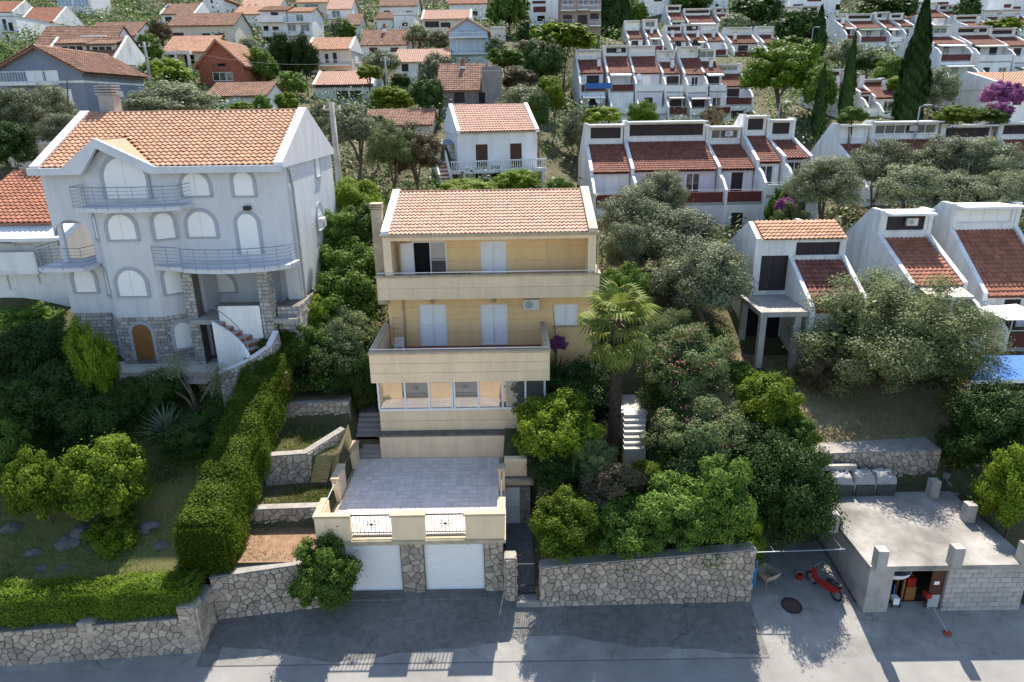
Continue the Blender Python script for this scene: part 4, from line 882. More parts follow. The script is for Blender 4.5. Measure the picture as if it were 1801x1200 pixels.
for sgn, ex in ((1, gr), (-1, gl)):
    d_ = Vector((ex-gx, 0, er-gz)); Ld = d_.length; d_.normalize()
    up = -d_; acr = Vector((0, sgn, 0)) if False else Vector((0, 1, 0))
    ux = Vector((0, -1, 0)) if sgn > 0 else Vector((0, 1, 0))
    o_ = Vector((ex, yb_ if sgn > 0 else 34.5, er))
    tile_slope(roofL, o_+Vector((0,0,.03)), ux if sgn < 0 else Vector((0,1,0))*-1, up, yb_-34.5, Ld, 10, 7, M_tile,
               mask=(lambda u, v, s=sgn, L_=Ld: ((yb_-34.5-u) if s > 0 else u) < (yb_-34.5)*(v/L_)+.15))
fa = [(X0-.2, er-.30), (X0-.2, er+.03), (gl, er+.03), (gx, gz+.08), (gr, er+.03), (X1+.05, er+.03), (X1+.05, er-.30), (gr-.35, er-.30), (gx, gz-.38), (gl+.9, er-.30)]
MB().prism(fa, 'y', 34.35, 34.6).build('fascia', M_lefth, LH)
MB().prism([(gl+.6, er-.32), (gx, gz-.3), (gr-.3, er-.32)], 'y', 34.97, 36.6).build('dormer_wall', M_lefth, LH)
m = MB(); m.box(-22.7, -21.9, 40.2, 41.0, 17.9, 20.2)
for k in range(4): m.box(-22.78, -21.82, 40.12, 41.08, 20.22+.14*k, 20.30+.14*k)
m.box(-22.6, -22.0, 40.3, 40.9, 20.2, 20.7); m.build('chimney', M_conc, LH)
for px, py in ((210, 271), (433, 367)):
    p = PY(px, py, 34.7); MB().box(p.x-.16, p.x+.16, 34.7, 35.0, p.z-.1, p.z+.1).build('floodlight', M_iron, LH)
MB().tube([(X1+.08, 35.4, 16.5), (X1+.08, 35.7, 15.6), (X1+.08, 35.7, 6.5)], .06, 8).build('downpipe', M_steel, LH)
# ============================================================ houses on the hill
def shutter_mat(k): return {'W': M_pvc, 'D': M_dbrown, 'B': M_brown, 'K': M_dark, 'G': M_glass, 'S': M_glassb, 'R': M_redpanel}[k]
def put_window(root, x0, x1, z0, z1, y, k, deep=.14):
    name = 'door' if z1-z0 > 1.75 else 'window'
    if k == 'K': return MB().box(x0, x1, y+deep, y+deep+.05, z0, z1).build('opening_shade', M_dark, root)  # black panel in the wall hole, interior shade put into its colour
    if k == 'R': return MB().box(x0, x1, y-.06, y+.05, z0, z1).build('panel', M_redpanel, root)
    fm = {'D': M_dbrown, 'B': M_brown}.get(k, M_pvc_frame); t = .07 if x1-x0 > .6 else .045
    n = max(2, round((x1-x0)/.9)); f = frame_mb(x0, x1, z0, z1, y+deep-.05, y+deep+.03, t, [i/n for i in range(1, n)]).build(name, fm, root)
    pn = 'pane' if k in 'GS' else 'shutter'
    for i in range(n):
        a = x0+(x1-x0)*i/n; b = x0+(x1-x0)*(i+1)/n; MB().box(a+t*.5, b-t*.5, y+deep-.02, y+deep+.01, z0+t, z1-t).build(pn, shutter_mat(k), f)
    if z0 > .9 and k != 'S': MB().box(x0-.08, x1+.08, y-.07, y+deep-.06, z0-.07, z0-.003).build('sill', M_white2, f)
    return f
def slope_tiles(roof, ox, W, y0, z0, y1, z1, m, tw=.3, tl=.38, far=True, single=0):
    L = math.hypot(y1-y0, z1-z0); tile_slope(roof, (ox, y0, z0), (1,0,0), (0, (y1-y0)/L, (z1-z0)/L), W, L, max(3, round(W/tw)), max(3, round(L/tl)), m, simple=far, single=single)
def railing(root, x0, x1, y0, yb, z, h, m, solid=None, n=None, name='balcony'):
    s = MB().box(x0, x1, y0, yb, z-.18, z).build(name, M_white2, root)
    if solid: MB().box(x0, x1, y0, y0+.12, z+.002, z+h).build('parapet', solid, s); return s
    MB().box(x0, x1, y0+.02, y0+.06, z+h-.05, z+h).build('top_rail', m, s)
    n = n or max(4, round((x1-x0)/.22)); b = MB()
    for i in range(n+1): x = x0+.02+(x1-x0-.06)*i/n; b.box(x, x+.025, y0+.03, y0+.055, z+.002, z+h-.05)
    b.build('balusters', m, s, 'stuff'); return s
def hill_house(d):
    W, D, he, hr, Y, zb = d['W'], d['D'], d['he'], d['hr'], d['Y'], d['zb']
    t = thing('house', d['label'], 'house', (d['ox'], Y, zb))
    lx = lambda px, py: PY(px, py, Y).x-d['ox']; lz = lambda px, py: PY(px, py, Y).z-zb
    hol = []
    for a, b, c, e, k in d['ops']: hol.append((lx(a, b), lx(c, b), max(.02, lz((a+c)/2, e)), min(he-.05 if d['ridge'] == 'x' else 99, lz((a+c)/2, b)), k))
    m = MB(); hh = [h[:4] for h in hol if h[4] != 'R']
    m.box(-W/2, -W/2+.25, .3, D, -3, he); m.box(W/2-.25, W/2, .3, D, -3, he); m.box(-W/2+.25, W/2-.25, D-.25, D, -3, he); m.box(-W/2+.25, W/2-.25, .3, D-.25, he-.2, he-.05)
    wall_holes(m, -W/2, W/2, -3, he, 0, .3, hh)
    wm = d['wall']
    if d['flat']:
        wall = m.build('wall', wm, t); r = MB(); r.box(-W/2-.05, W/2+.05, -.05, D+.05, he, he+.12); r.build('roof', M_conc, t)
        MB().box(-W/2, W/2, 0, .2, he+.12, he+.5).build('roof_parapet', wm, t)
    elif d['ridge'] == 'x':
        m.prism([(.0, he), (D/2, hr-.08), (D, he)], 'x', -W/2, -W/2+.25); m.prism([(0, he), (D/2, hr-.08), (D, he)], 'x', W/2-.25, W/2)
        wall = m.build('wall', wm, t); o = .35; s = (hr-he)/(D/2); ew = 0 if d['para'] else .25
        r = MB(); x0, x1 = -W/2-ew, W/2+ew; z0 = he-o*s
        for dz in (0, -.09): r.add([(x0,-o,z0+dz),(x1,-o,z0+dz),(x1,D/2,hr+dz),(x0,D/2,hr+dz),(x0,D+o,z0+dz),(x1,D+o,z0+dz)], [(0,1,2,3),(3,2,5,4)])
        r.add([(x0,-o,z0),(x1,-o,z0),(x1,-o,z0-.09),(x0,-o,z0-.09)], [(0,1,2,3)])
        roof = r.build('roof', d['roof'], t)
        slope_tiles(roof, x0, x1-x0, -o-.04, z0+.01, D/2, hr+.01, d['roof'], far=Y > 60)
        ridge_caps(roof, (x0, D/2, hr+.02), (x1, D/2, hr+.02), .13, max(6, int(W/.45)), d['roof'])
        if d['para']:
            for a in (-W/2-.12, W/2-.2): MB().prism([(-o-.05,z0-.15),(-o-.05,z0+.16),(D/2,hr+.2),(D+o,z0+.16),(D+o,z0-.15)], 'x', a, a+.32).build('gable_parapet', M_white2, roof)
        if d.get('fascia'): MB().box(x0, x1, -o-.1, -o-.02, z0-.28, z0).build('fascia', M_dbrown, roof)
    else:
        ax = (PY(d['apex'], d['yr'], Y).x-d['ox']) if d['apex'] else 0
        m.prism([(-W/2, he), (ax, hr-.08), (W/2, he)], 'y', 0, .3)
        wall = m.build('wall', wm, t); r = MB(); o = .45
        sl, sr_ = (hr-he)/(ax+W/2), (hr-he)/(W/2-ax)
        for dz in (0, -.14): r.add([(-W/2-o,-.5,he-o*sl+dz),(ax,-.5,hr+dz),(W/2+o,-.5,he-o*sr_+dz),(-W/2-o,D+.4,he-o*sl+dz),(ax,D+.4,hr+dz),(W/2+o,D+.4,he-o*sr_+dz)], [(0,1,4,3),(1,2,5,4)])
        for a, b, sx in ((-W/2-o, ax, sl), (ax, W/2+o, -sr_)):
            za = he-o*sl if sx > 0 else hr; zb2 = hr if sx > 0 else he-o*sr_
            r.add([(a,-.5,za),(b,-.5,zb2),(b,-.5,zb2-.14),(a,-.5,za-.14)], [(0,1,2,3)])
        roof = r.build('roof', d['roof'], t)
        for sx, ex, ez in ((1, W/2+o, he-o*sr_), (-1, -W/2-o, he-o*sl)):
            up = Vector((ax-ex, 0, hr-ez)); L = up.length; up.normalize()
            tile_slope(roof, (ex, -.52 if sx > 0 else D+.4, ez+.02), (0, sx, 0), up, D+.9, L, max(4, round((D+.9)/.3)), max(3, round(L/.38)), d['roof'], simple=True)
        ridge_caps(roof, (ax, -.5, hr+.02), (ax, D+.4, hr+.02), .14, 20, d['roof'])
    for h in hol: put_window(t, *h[:4], 0, h[4])
    for a, b, c, e, k in d['side']:                          # flank windows: rays meet the plane of the right wall
        XW = d['ox']+W/2
        def hit(px, py): r_ = ray(px, py); q = XW/r_[0]; return r_[1]*q-Y, H+r_[2]*q-zb
        y0, z1 = hit(a, b); y1, z0 = hit(c, e)
        f = MB().box(W/2-.02, W/2+.05, y0, y1, z0, z1).build('window', M_pvc_frame, t); MB().box(W/2+.05, W/2+.065, y0+.07, y1-.07, z0+.07, z1-.07).build('shutter', shutter_mat(k), f)
    for a, b, c, e in d['balc']:
        z1 = lz((a+c)/2, b); z0 = lz((a+c)/2, e); railing(t, max(lx(a, e), -W/2-1), min(lx(c, e), W/2+.2), -1.1, .0, z0, min(1.05, max(.6, z1-z0)), M_white2 if d['wall'] != M_white else M_steel, solid=(wm if d['ridge'] == 'x' and (a+b) % 3 == 0 else None))
    for a, b, c, e in d['dormers']:
        YD = Y+D*.2; q0 = PY(a, e, YD); q1 = PY(c, b, YD); x0, x1 = q0.x-d['ox'], q1.x-d['ox']; y = YD-Y; z0, z1 = q0.z-zb, q1.z-zb
        dm = MB(); dm.box(x0-.25, x1+.25, y, y+3, z0-.6, z1+.15); dm = dm.build('dormer', wm, t)
        f = frame_mb(x0, x1, z0, z1, y-.06, y, .09, (.33, .66)).build('window', M_white2, dm); MB().box(x0+.09, x1-.09, y-.03, y-.004, z0+.09, z1-.09).build('pane', M_dbrown, f)
        rr = MB(); rr.add([(x0-.5,y-.4,z1+.1),(x1+.5,y-.4,z1+.1),(x1+.5,y+3,z1+1.0),(x0-.5,y+3,z1+1.0),(x0-.5,y-.4,z1+.02),(x1+.5,y-.4,z1+.02)], [(0,1,2,3),(0,1,5,4)]); rr = rr.build('dormer_roof', d['roof'], dm)
        slope_tiles(rr, x0-.5, x1-x0+1, y-.42, z1+.12, y+2.6, z1+.92, d['roof'])
    if d['chim']:
        p = PY(d['chim'][0], d['chim'][1], Y+D/2-.6); x, z = p.x-d['ox'], p.z-zb; y = D/2-.6
        MB().box(x-.3, x+.3, y-.3, y+.3, hr-1.0, z-.3).build('chimney', M_white2, t); MB().box(x-.22, x+.22, y-.22, y+.22, z-.3, z+.5).build('chimney_pot', M_brick, t)
    if d.get('band'): z = lz(70, d['band']); MB().box(-W/2-.02, W/2+.03, -.03, D, z, z+.16).build('string_course', M_white2, t)
    if d.get('arches'):
        for i in range(3): x = -W/2+.4+i*(W*.52)/2; MB().box(x-.15, x+.15, -1.3, -1.0, -2, he-.4).build('loggia_column', M_white, t)
        MB().box(-W/2, W*.12, -1.35, 0, he-.5, he-.1).build('loggia_beam', M_white, t)
    if d.get('ac'): aircon((d['ox']+lx(*d['ac']), Y, zb+lz(*d['ac'])), 'white air conditioner on the low white house with wavy brown roof', .9)
    return t
for d in HOUSES: hill_house(d)
# awning of the house at the left edge
d = [h for h in HOUSES if h['xl'] == -70][0]
t = thing('awning', 'white canvas awning over the balcony of the red roofed house', 'awning', (d['ox'], d['Y'], d['zb']+d['he']-.35))
MB().add([(-4.2,-.02,.1),(4.1,-.02,.1),(4.1,-1.5,-.45),(-4.2,-1.5,-.45),(-4.2,-1.5,-.62),(4.1,-1.5,-.62)], [(0,1,2,3),(3,2,5,4)]).build('canvas', M_white, t)
MB().tube([(-4.2,-1.48,-.46),(4.1,-1.48,-.46)], .03, 6).build('front_bar', M_white_pl, t)
# ============================================================ white centre house (turned a little)
CX = PY(875, 228, 65); ZB = PY(875, 330, 65).z; he = CX.z-ZB; W = 7.4; D = 7.6; hr = PY(860, 186, 68.8).z-ZB
C = thing('house', 'small white house with brown shutters, balustraded balcony and outside stair', 'house', (CX.x, 64.6, ZB), R(13))
m = MB(); ops = [(-2.05, -.95, he-3.4, he-1.25), (1.15, 2.25, he-3.4, he-1.25), (-2.2, -1.5, .6, 1.9), (-.7, .25, .3, 2.0)]
wall_holes(m, -W/2, W/2, -2, he, 0, .3, ops); m.box(-W/2, -W/2+.25, .3, D, -2, he); m.box(W/2-.25, W/2, .3, D, -2, he); m.box(-W/2+.25, W/2-.25, D-.25, D, -2, he)
m.prism([(0, he), (D/2, hr-.1), (D, he)], 'x', -W/2, -W/2+.25); m.prism([(0, he), (D/2, hr-.1), (D, he)], 'x', W/2-.25, W/2); m.build('wall', M_white, C)
for o_, k in zip(ops, 'BBGD'): put_window(C, *o_, 0, k)
for y in (2.6, 3.6): MB().box(-W/2-.04, -W/2+.02, y, y+.4, he+.1, he+1.0).build('gable_window', M_trim, C)
s = (hr-he)/(D/2); r = MB(); r.add([(-W/2,-.3,he-.3*s),(W/2,-.3,he-.3*s),(W/2,D/2,hr),(-W/2,D/2,hr),(-W/2,D+.3,he-.3*s),(W/2,D+.3,he-.3*s)], [(0,1,2,3),(3,2,5,4)])
r.add([(-W/2,-.3,he-.3*s-.1),(W/2,-.3,he-.3*s-.1),(W/2,D+.3,he-.3*s-.1),(-W/2,D+.3,he-.3*s-.1)], [(0,1,2,3)]); roof = r.build('roof', M_tile_pale, C)
slope_tiles(roof, -W/2+.2, W-.4, -.35, he-.3*s+.02, D/2, hr+.02, M_tile_pale, tw=.26, tl=.4, far=False)
ridge_caps(roof, (-W/2, D/2, hr+.03), (W/2, D/2, hr+.03), .13, 18, M_tile_pale)
for a in (-W/2-.1, W/2-.25): MB().prism([(-.4,he-.35*s-.1),(-.4,he-.35*s+.2),(D/2,hr+.22),(D+.4,he-.3*s+.2),(D+.4,he-.4)], 'x', a, a+.35).build('gable_parapet', M_white, roof)
for x in (-1.3, 1.5):
    k = MB(); k.box(x-.28, x+.28, 1.5, 2.1, he+.62, he+.98); k.build('skylight', M_white, roof)
zf = he-3.45
def balustrade(root, x0, x1, y, z, h=.9, axis='x'):
    g = MB(); g.box(x0, x1, y-.06, y+.06, z+h-.1, z+h); g.box(x0, x1, y-.05, y+.05, z, z+.1); g = g.build('balustrade', M_white, root)
    n = round((x1-x0)/.2)
    for i in range(n):
        x = x0+(x1-x0)*(i+.5)/n
        MB().lathe([(.03,0),(.055,.18),(.03,.42),(.045,h-.2)], 6, (x, y, z+.1)).build('baluster', M_white, g)
MB().box(-W/2-.9, W/2+.5, -1.5, 0, zf-.22, zf).build('balcony', M_white2, C); balustrade(C, -W/2-.9, W/2+.5, -1.44, zf)
for x in (-W/2+.3, 0.6, W/2+.2): MB().box(x-.12, x+.12, -1.45, -1.2, -2, zf-.22).build('balcony_post', M_white, C)
for k in range(12): MB().box(-W/2-1.9, -W/2-.95, -1.3+.26*k, -.98+.26*k, -1, 1.3+.18*k*.8-.3).build('stair_step', M_brick if k % 2 else M_white2, C)
for x in (-W/2-2.0, -W/2-.95): MB().prism([(-1.6,.2),(-1.6,1.4),(1.8,3.4),(1.8,1.6)], 'x', x, x+.12).build('stair_wall', M_white, C)
t = thing('stair_canopy', 'blue grey canopy roof over the outside stair of the white house', 'canopy', (CX.x-4.6, 66.5, ZB+he-1.2), R(13))
MB().add([(-1.3,-1.2,-.05),(1.6,-1.2,-.05),(1.6,1.6,.25),(-1.3,1.6,.25),(-1.3,-1.2,-.13),(1.6,-1.2,-.13),(1.6,1.6,.17),(-1.3,1.6,.17)], [(0,1,2,3),(4,7,6,5),(0,4,5,1),(1,5,6,2),(2,6,7,3),(3,7,4,0)]).build('sheet', M_bluegrey, t)
for x, y in ((-1.2, -1.1), (1.5, -1.1)): MB().tube([(x, y, -.1), (x, y, -2.6)], .05, 6).build('post', M_white, t)
# ============================================================ terraced rows
ui = 0
def row_unit(Y, u, base, levels, label, group, first, last, rs, near):
    pl, pr, pe, pt, pc = u; pm = (pl+pr)/2; RD = 4.2
    A = PY(pl, pe, Y); B = PY(pr, pe, Y); ze = (A.z+B.z)/2; W = B.x-A.x; zt = PY(pm, pt, Y+RD).z; zc = PY(pm, pc, Y+RD).z
    LV = 3.0; TD = 2.6; zb = ze-2.55-LV*levels
    pb = PY(pm, base, Y-TD*levels).z
    t = thing('terraced_house', label, 'house', (A.x, Y-TD*levels, min(zb, pb)), 0, group); z_ = lambda z: z-t.location.z; y_ = lambda y: y+TD*levels
    wm = rs.choice([M_white, M_white, M_lilac, M_white2]); e, r1, c1 = z_(ze), z_(zt), z_(zc)
    # party walls (left always, right at the end of a row)
    y0 = y_(0)
    prof = [(y0-.3, e-2.5), (y0-.3, e+.1), (y0+RD-.05, r1+.3), (y0+RD-.05, c1+.12), (y0+RD+1.2, c1+.12), (y0+RD+6, c1-3.4), (y0+RD+6, -2), (y0-.3, -2)]
    for x, on in ((0, True), (W, last)):
        if on: MB().prism(prof, 'x', x-.14, x+.14).build('party_wall', M_white2, t)
    r = MB()
    for dz in (0, -.1): r.add([(.14,y0-.35,e-.12+dz),(W-.14,y0-.35,e-.12+dz),(W-.14,y0+RD,r1+dz),(.14,y0+RD,r1+dz)], [(0,1,2,3)])
    rm = M_tile_dark if not near else M_tile_red
    roof = r.build('roof', rm, t); slope_tiles(roof, .15, W-.3, y0-.38, e-.1, y0+RD-.02, r1+.02, rm, tw=.27, tl=.36, far=not near, single=300 if near else 0)
    # clerestory
    wx0, wx1, wz0, wz1 = .35, W-.35, r1+.35+(c1-r1)*.12, c1-.28
    m = MB(); wall_holes(m, .14, W-.14, r1-.2, c1, y0+RD, y0+RD+.25, [(wx0, wx1, wz0, wz1)]); m.box(.14, W-.14, y0+RD+.25, y0+RD+1.2, c1-.15, c1); m.box(.14, W-.14, y0+RD-.85, y0+RD, c1-.14, c1)  # front slab overhang lengthened to throw more shade on the tiles
    m.add([(.14,y0+RD+1.2,c1-.02),(W-.14,y0+RD+1.2,c1-.02),(W-.14,y0+RD+6,c1-3.5),(.14,y0+RD+6,c1-3.5)], [(0,1,2,3)]); m.build('clerestory', M_white, t)
    if rs.random() < .72: put_window(t, wx0, wx1, wz0, wz1, y0+RD, rs.choice('DDDG'))
    else: put_window(t, wx0, wx1, wz0, wz1, y0+RD, 'W')
    if rs.random() < .3: aircon((A.x+W*.6, Y+RD, zc-.85), label.replace('white ', 'air conditioner of the ').replace(' from the lane end of the row', ', row'), .8)
    # stepped terraces
    for L in range(levels):
        yf = y_(0)-TD*L; zf = e-2.55-LV*L; top = e if L == 0 else zf+LV-.2      # floor of this terrace, facade at yf
        nd = max(1, round(W/3.4)); ops = []
        for k in range(nd):
            c = W*(k+.5)/nd+rs.uniform(-.3, .3); w2 = rs.choice([.5, .6, .9]); ops.append((max(.3, c-w2), min(W-.3, c+w2), zf+.02, zf+2.15, rs.choice('DDGGW')))
        m = MB(); wall_holes(m, .14, W-.14, zf, top, yf-.02, yf+.2, [o[:4] for o in ops]); m.build('facade', wm, t)
        for o_ in ops: put_window(t, *o_[:4], yf-.02, o_[4])
        MB().box(.14, W-.14, yf-TD, yf, zf-.25, zf).build('terrace_floor', M_conc, t)
        pm_ = rs.choice([M_redpanel, M_white, M_white, M_redpanel]); MB().box(.15, W-.15, yf-TD, yf-TD+.12, zf+.002, zf+.85).build('parapet', pm_, t)
        MB().tube([(.15, yf-TD+.06, zf+1.0), (W-.15, yf-TD+.06, zf+1.0)], .025, 6).build('handrail', M_white_pl, t)
        wing = [(yf-TD-.1, zf-LV+.2), (yf-TD-.1, zf+1.0), (yf-TD*.62, zf+1.75), (yf-.2, zf+2.2), (yf-.2, zf-LV+.2)]
        for x, on in ((0, True), (W, last)):
            if on: MB().prism(wing, 'x', x-.11, x+.11).build('wing_wall', M_white, t)
        if rs.random() < .38:
            ac = rs.choice([M_white, M_white, mat('striped_green_awning', (.10,.22,.16), .8, .1, 3.), M_cream_w])
            MB().add([(.3,yf-.03,zf+2.5),(W-.3,yf-.03,zf+2.5),(W-.3,yf-1.7,zf+2.15),(.3,yf-1.7,zf+2.15),(.3,yf-1.7,zf+2.0),(W-.3,yf-1.7,zf+2.0)], [(0,1,2,3),(3,2,5,4)]).build('awning', ac, t)
    yf = y_(0)-TD*levels; zf = e-2.55-LV*levels; lo = z_(pb)-2.5
    ops = [(W*.35-.5, W*.35+.5, zf+.05, zf+2.1, rs.choice('DDKG'))]+([(W*.75-.5, W*.75+.5, zf+.9, zf+2.0, 'D')] if W > 5 else [])
    m = MB(); wall_holes(m, .0, W, min(lo, zf-.5), zf+LV-.25, yf, yf+.25, [o[:4] for o in ops]); m.build('lower_facade', wm, t)
    for o_ in ops: put_window(t, *o_[:4], yf, o_[4])
    if rs.random() < .45 and Y > 70:
        x = rs.uniform(.5, W-.5); MB().box(x-.25, x+.25, y_(0)+1.6, y_(0)+2.1, e, e+1.9).build('chimney', M_white2, t); MB().box(x-.3, x+.3, y_(0)+1.55, y_(0)+2.15, e+1.9, e+2.0).build('chimney_cap', M_brick, t)
    return t
ordn = ['first', 'second', 'third', 'fourth', 'fifth', 'sixth', 'seventh']
for ri, r_ in enumerate(ROWS):
    rs = random.Random(100+ri); n = len(r_['units'])
    for i, u in enumerate(r_['units']):
        pos = 'end house' if i in (0, n-1) and n > 1 else 'house'
        row_unit(r_['Y'], u, r_['base'], r_['levels'], 'white %s house from the lane end of the row %s' % (ordn[i], r_['tag']), r_['group'], i == 0, i == n-1 or r_['units'][i+1][0]-u[1] > 8, rs, r_['Y'] < 45)
# the nearest unit with its raw concrete porch
Yw = 39.; A = PY(1338, 420, Yw); B = PY(1490, 418, Yw); ze = (A.z+B.z)/2; W = B.x-A.x
P1 = thing('terraced_house', 'white end house with short tiled roof, dark door and concrete porch', 'house', (A.x, Yw, PY(1400, 640, Yw).z)); zb = P1.location.z; e = ze-zb
ops = [(.15, 1.75, e-3.1, e-1.0, 'D'), (2.1, W-.35, e-1.0, e-.25, 'D')]
m = MB(); wall_holes(m, 0, W, -2, e, 0, .3, [o[:4] for o in ops]); m.box(W-.25, W, .3, 7, -2, e)
m.prism([(0, -2), (0, e), (1.6, e+.75), (5.5, e-1.4), (7, e-1.6), (7, -2)], 'x', -.25, 0); m.build('wall', M_white2, P1)
for o_ in ops: put_window(P1, *o_[:4], 0, o_[4])
r = MB(); r.add([(0,-.2,e-.05),(W,-.2,e-.05),(W,1.6,e+.7),(0,1.6,e+.7),(W,5.5,e-1.4),(0,5.5,e-1.4)], [(0,1,2,3),(3,2,4,5)]); roof = r.build('roof', M_tile, P1); slope_tiles(roof, .1, W-.2, -.25, e-.03, 1.6, e+.72, M_tile, tw=.26, tl=.36, far=False)
r = MB(); z1 = e-1.35; r.add([(2.0,-.05,z1),(W,-.05,z1),(W,-3.6,z1-2.0),(2.0,-3.6,z1-2.0),(2.0,-3.6,z1-2.1),(W,-3.6,z1-2.1)], [(3,2,1,0),(3,2,5,4)]); roof = r.build('porch_roof', M_tile_dark, P1)
slope_tiles(roof, 2.05, W-2.1, -3.62, z1-1.98, -.1, z1+.03, M_tile_dark, tw=.26, tl=.36, far=False)
MB().prism([(0,z1+.3),(0,-2),(-3.8,-2),(-3.8,z1-2.0),(-3.7,z1-1.7)], 'x', 1.72, 1.95).build('wing_wall', M_white2, P1)
MB().prism([(0,z1+.3),(0,-2),(-3.8,-2),(-3.8,z1-2.0),(-3.7,z1-1.7)], 'x', W-.2, W+.05).build('wing_wall', M_white2, P1)
MB().box(2.0, W-.2, -3.5, -3.3, -2, z1-2.1).build('lower_facade', M_white2, P1)
zs = PY(1330, 548, 35.6).z-zb
MB().box(-.9, 1.7, -3.6, 0, zs-.28, zs).build('porch_slab', M_conc, P1)
for x, y in ((-.7, -3.4), (1.2, -3.4), (-.7, -.4)): MB().box(x-.17, x+.17, y-.17, y+.17, -1.5, zs-.28).build('porch_column', M_conc, P1)
MB().box(-.6, 1.6, -.1, -.02, -1.5, zs-.3).build('porch_shade_panel', M_dark, P1)  # flat black sheet painting the shade under the porch slab
# ============================================================ vegetation
LM = {
 'olive':  leafmat('olive_leaf', (.13,.155,.075), (.28,.30,.18), .2),
 'olive_g':leafmat('green_olive_leaf', (.10,.13,.045), (.22,.25,.11), .2),
 'broad':  leafmat('broad_leaf', (.055,.115,.018), (.15,.23,.035), .3),
 'lime':   leafmat('lime_leaf', (.10,.17,.012), (.25,.32,.03), .4),
 'dark':   leafmat('dark_evergreen_leaf', (.022,.05,.012), (.065,.11,.024), .2),
 'pine':   leafmat('pine_needles', (.08,.16,.012), (.17,.25,.02), .25),
 'cypress':leafmat('cypress_scale', (.016,.04,.010), (.045,.08,.016), .12),
 'oleander':leafmat('oleander_leaf', (.09,.135,.045), (.21,.25,.10), .25),
 'hedge':  leafmat('hedge_leaf', (.07,.135,.010), (.20,.275,.025), .4),
 'purple': leafmat('bougainvillea_bract', (.17,.05,.15), (.36,.12,.30), .3),
 'pink':   leafmat('oleander_flower', (.45,.10,.14), (.60,.22,.25), .3),
 'dry':    leafmat('dry_twigs', (.20,.16,.10), (.30,.26,.17), .1),
 'bronze': leafmat('bronze_leaf', (.09,.075,.04), (.17,.14,.08), .2),
}
def leaves(P, N, size, asp, g):
    """diamond leaves at P facing N"""
    n = len(P); t = g.normal(size=(n, 3)); N = N/np.linalg.norm(N, axis=1, keepdims=True)
    a = np.cross(N, t); a /= np.linalg.norm(a, axis=1, keepdims=True)+1e-9; b = np.cross(N, a)
    s = size*g.uniform(.65, 1.35, (n, 1)); a = a*s*.5; b = b*s*.5*asp
    V = np.stack([P-a, P+b+N*s*.06, P+a, P-b+N*s*.06], 1).reshape(-1, 3); return V
def lv_mesh(name, V, m):
    n = len(V)//4; return fast_mesh(name, V, np.arange(4*n).reshape(n, 4), m)
def sph(n, g): v = g.normal(size=(n, 3)); return v/np.linalg.norm(v, axis=1, keepdims=True)
def crown_points(n, K, rc, g, shell=(.45, .82), zmin=-.55, flat=1.):
    C = []
    while len(C) < K:
        d = sph(1, g)[0]
        if d[2] < zmin: continue
        C.append(d*g.uniform(*shell))
    C = np.array(C); R_ = rc*g.uniform(.65, 1.3, K); w = R_**2; idx = g.choice(K, n, p=w/w.sum())
    d = sph(n, g); r = R_[idx]*(g.uniform(0, 1, n)**.45)*(1+np.where(g.uniform(0, 1, n) < .10, g.uniform(.2, .9, n), 0)); P = C[idx]+d*r[:, None]*[1, 1, .85]
    N = d*.9+P*.5+g.normal(size=(n, 3))*.48+[0, 0, .3]
    return P, N
PROTO = {}
def proto(kind, lod):
    key = (kind, lod)
    if key in PROTO: return PROTO[key]
    out = []
    for v in range({0: 2, 1: 2, 2: 2, 3: 1}[lod]):
        g = np.random.default_rng(abs(hash(kind)) % 1000 + 17*v + lod) if False else np.random.default_rng(sum(map(ord, kind))*7+17*v+lod)
        n, sz = ((20000, .074), (5500, .145), (35000, .050), (115000, .026))[lod]
        K, rc, shell, asp = {'olive': (120, .21, (.3, .87), .42), 'olive_g': (240, .15, (.3, .9), .42), 'oleander': (140, .18, (.3, .88), .4), 'lime': (130, .18, (.35, .88), .6), 'dark': (130, .19, (.35, .86), .5), 'pine': (110, .17, (.5, .9), .4), 'bronze': (110, .19, (.3, .86), .45)}.get(kind, (130, .18, (.35, .88), .6))
        if kind == 'pine':
            P, N = crown_points(n, K, rc, g, shell, zmin=-.45)
        elif kind == 'cypress':
            t = g.uniform(0, 1, n)**.8; prof = np.minimum(1, (1-t)*1.7)**.75*(.6+.4*np.minimum(1, t*6)); a = g.uniform(0, 6.283, n)
            rr = prof*(.72+.28*np.sin(a*5+t*23)*np.sin(t*40+a*2))*g.uniform(.55, 1.0, n)**.4
            P = np.c_[np.cos(a)*rr, np.sin(a)*rr, t*2-1]; N = np.c_[np.cos(a), np.sin(a), np.full(n, .5)]+g.normal(size=(n, 3))*.4; asp = .35
        else: P, N = crown_points(n, K, rc, g, shell)
        V = leaves(P, N, sz*(1.2 if kind in ('lime', 'broad') else 1)*(2.2 if kind == 'cypress' else 1), asp, g)
        k = n//9; Q = P[g.choice(n, k)]*(g.uniform(.35, .8, (k, 1)) if kind != 'cypress' else [.7, .7, 1.]); V = np.concatenate([V, leaves(Q, Q+g.normal(size=(k, 3))*.5, sz*3.2, .7, g)])
        out.append(lv_mesh(kind+'_crown', V, LM[kind]))
    PROTO[key] = out; return out
TRUNK = []
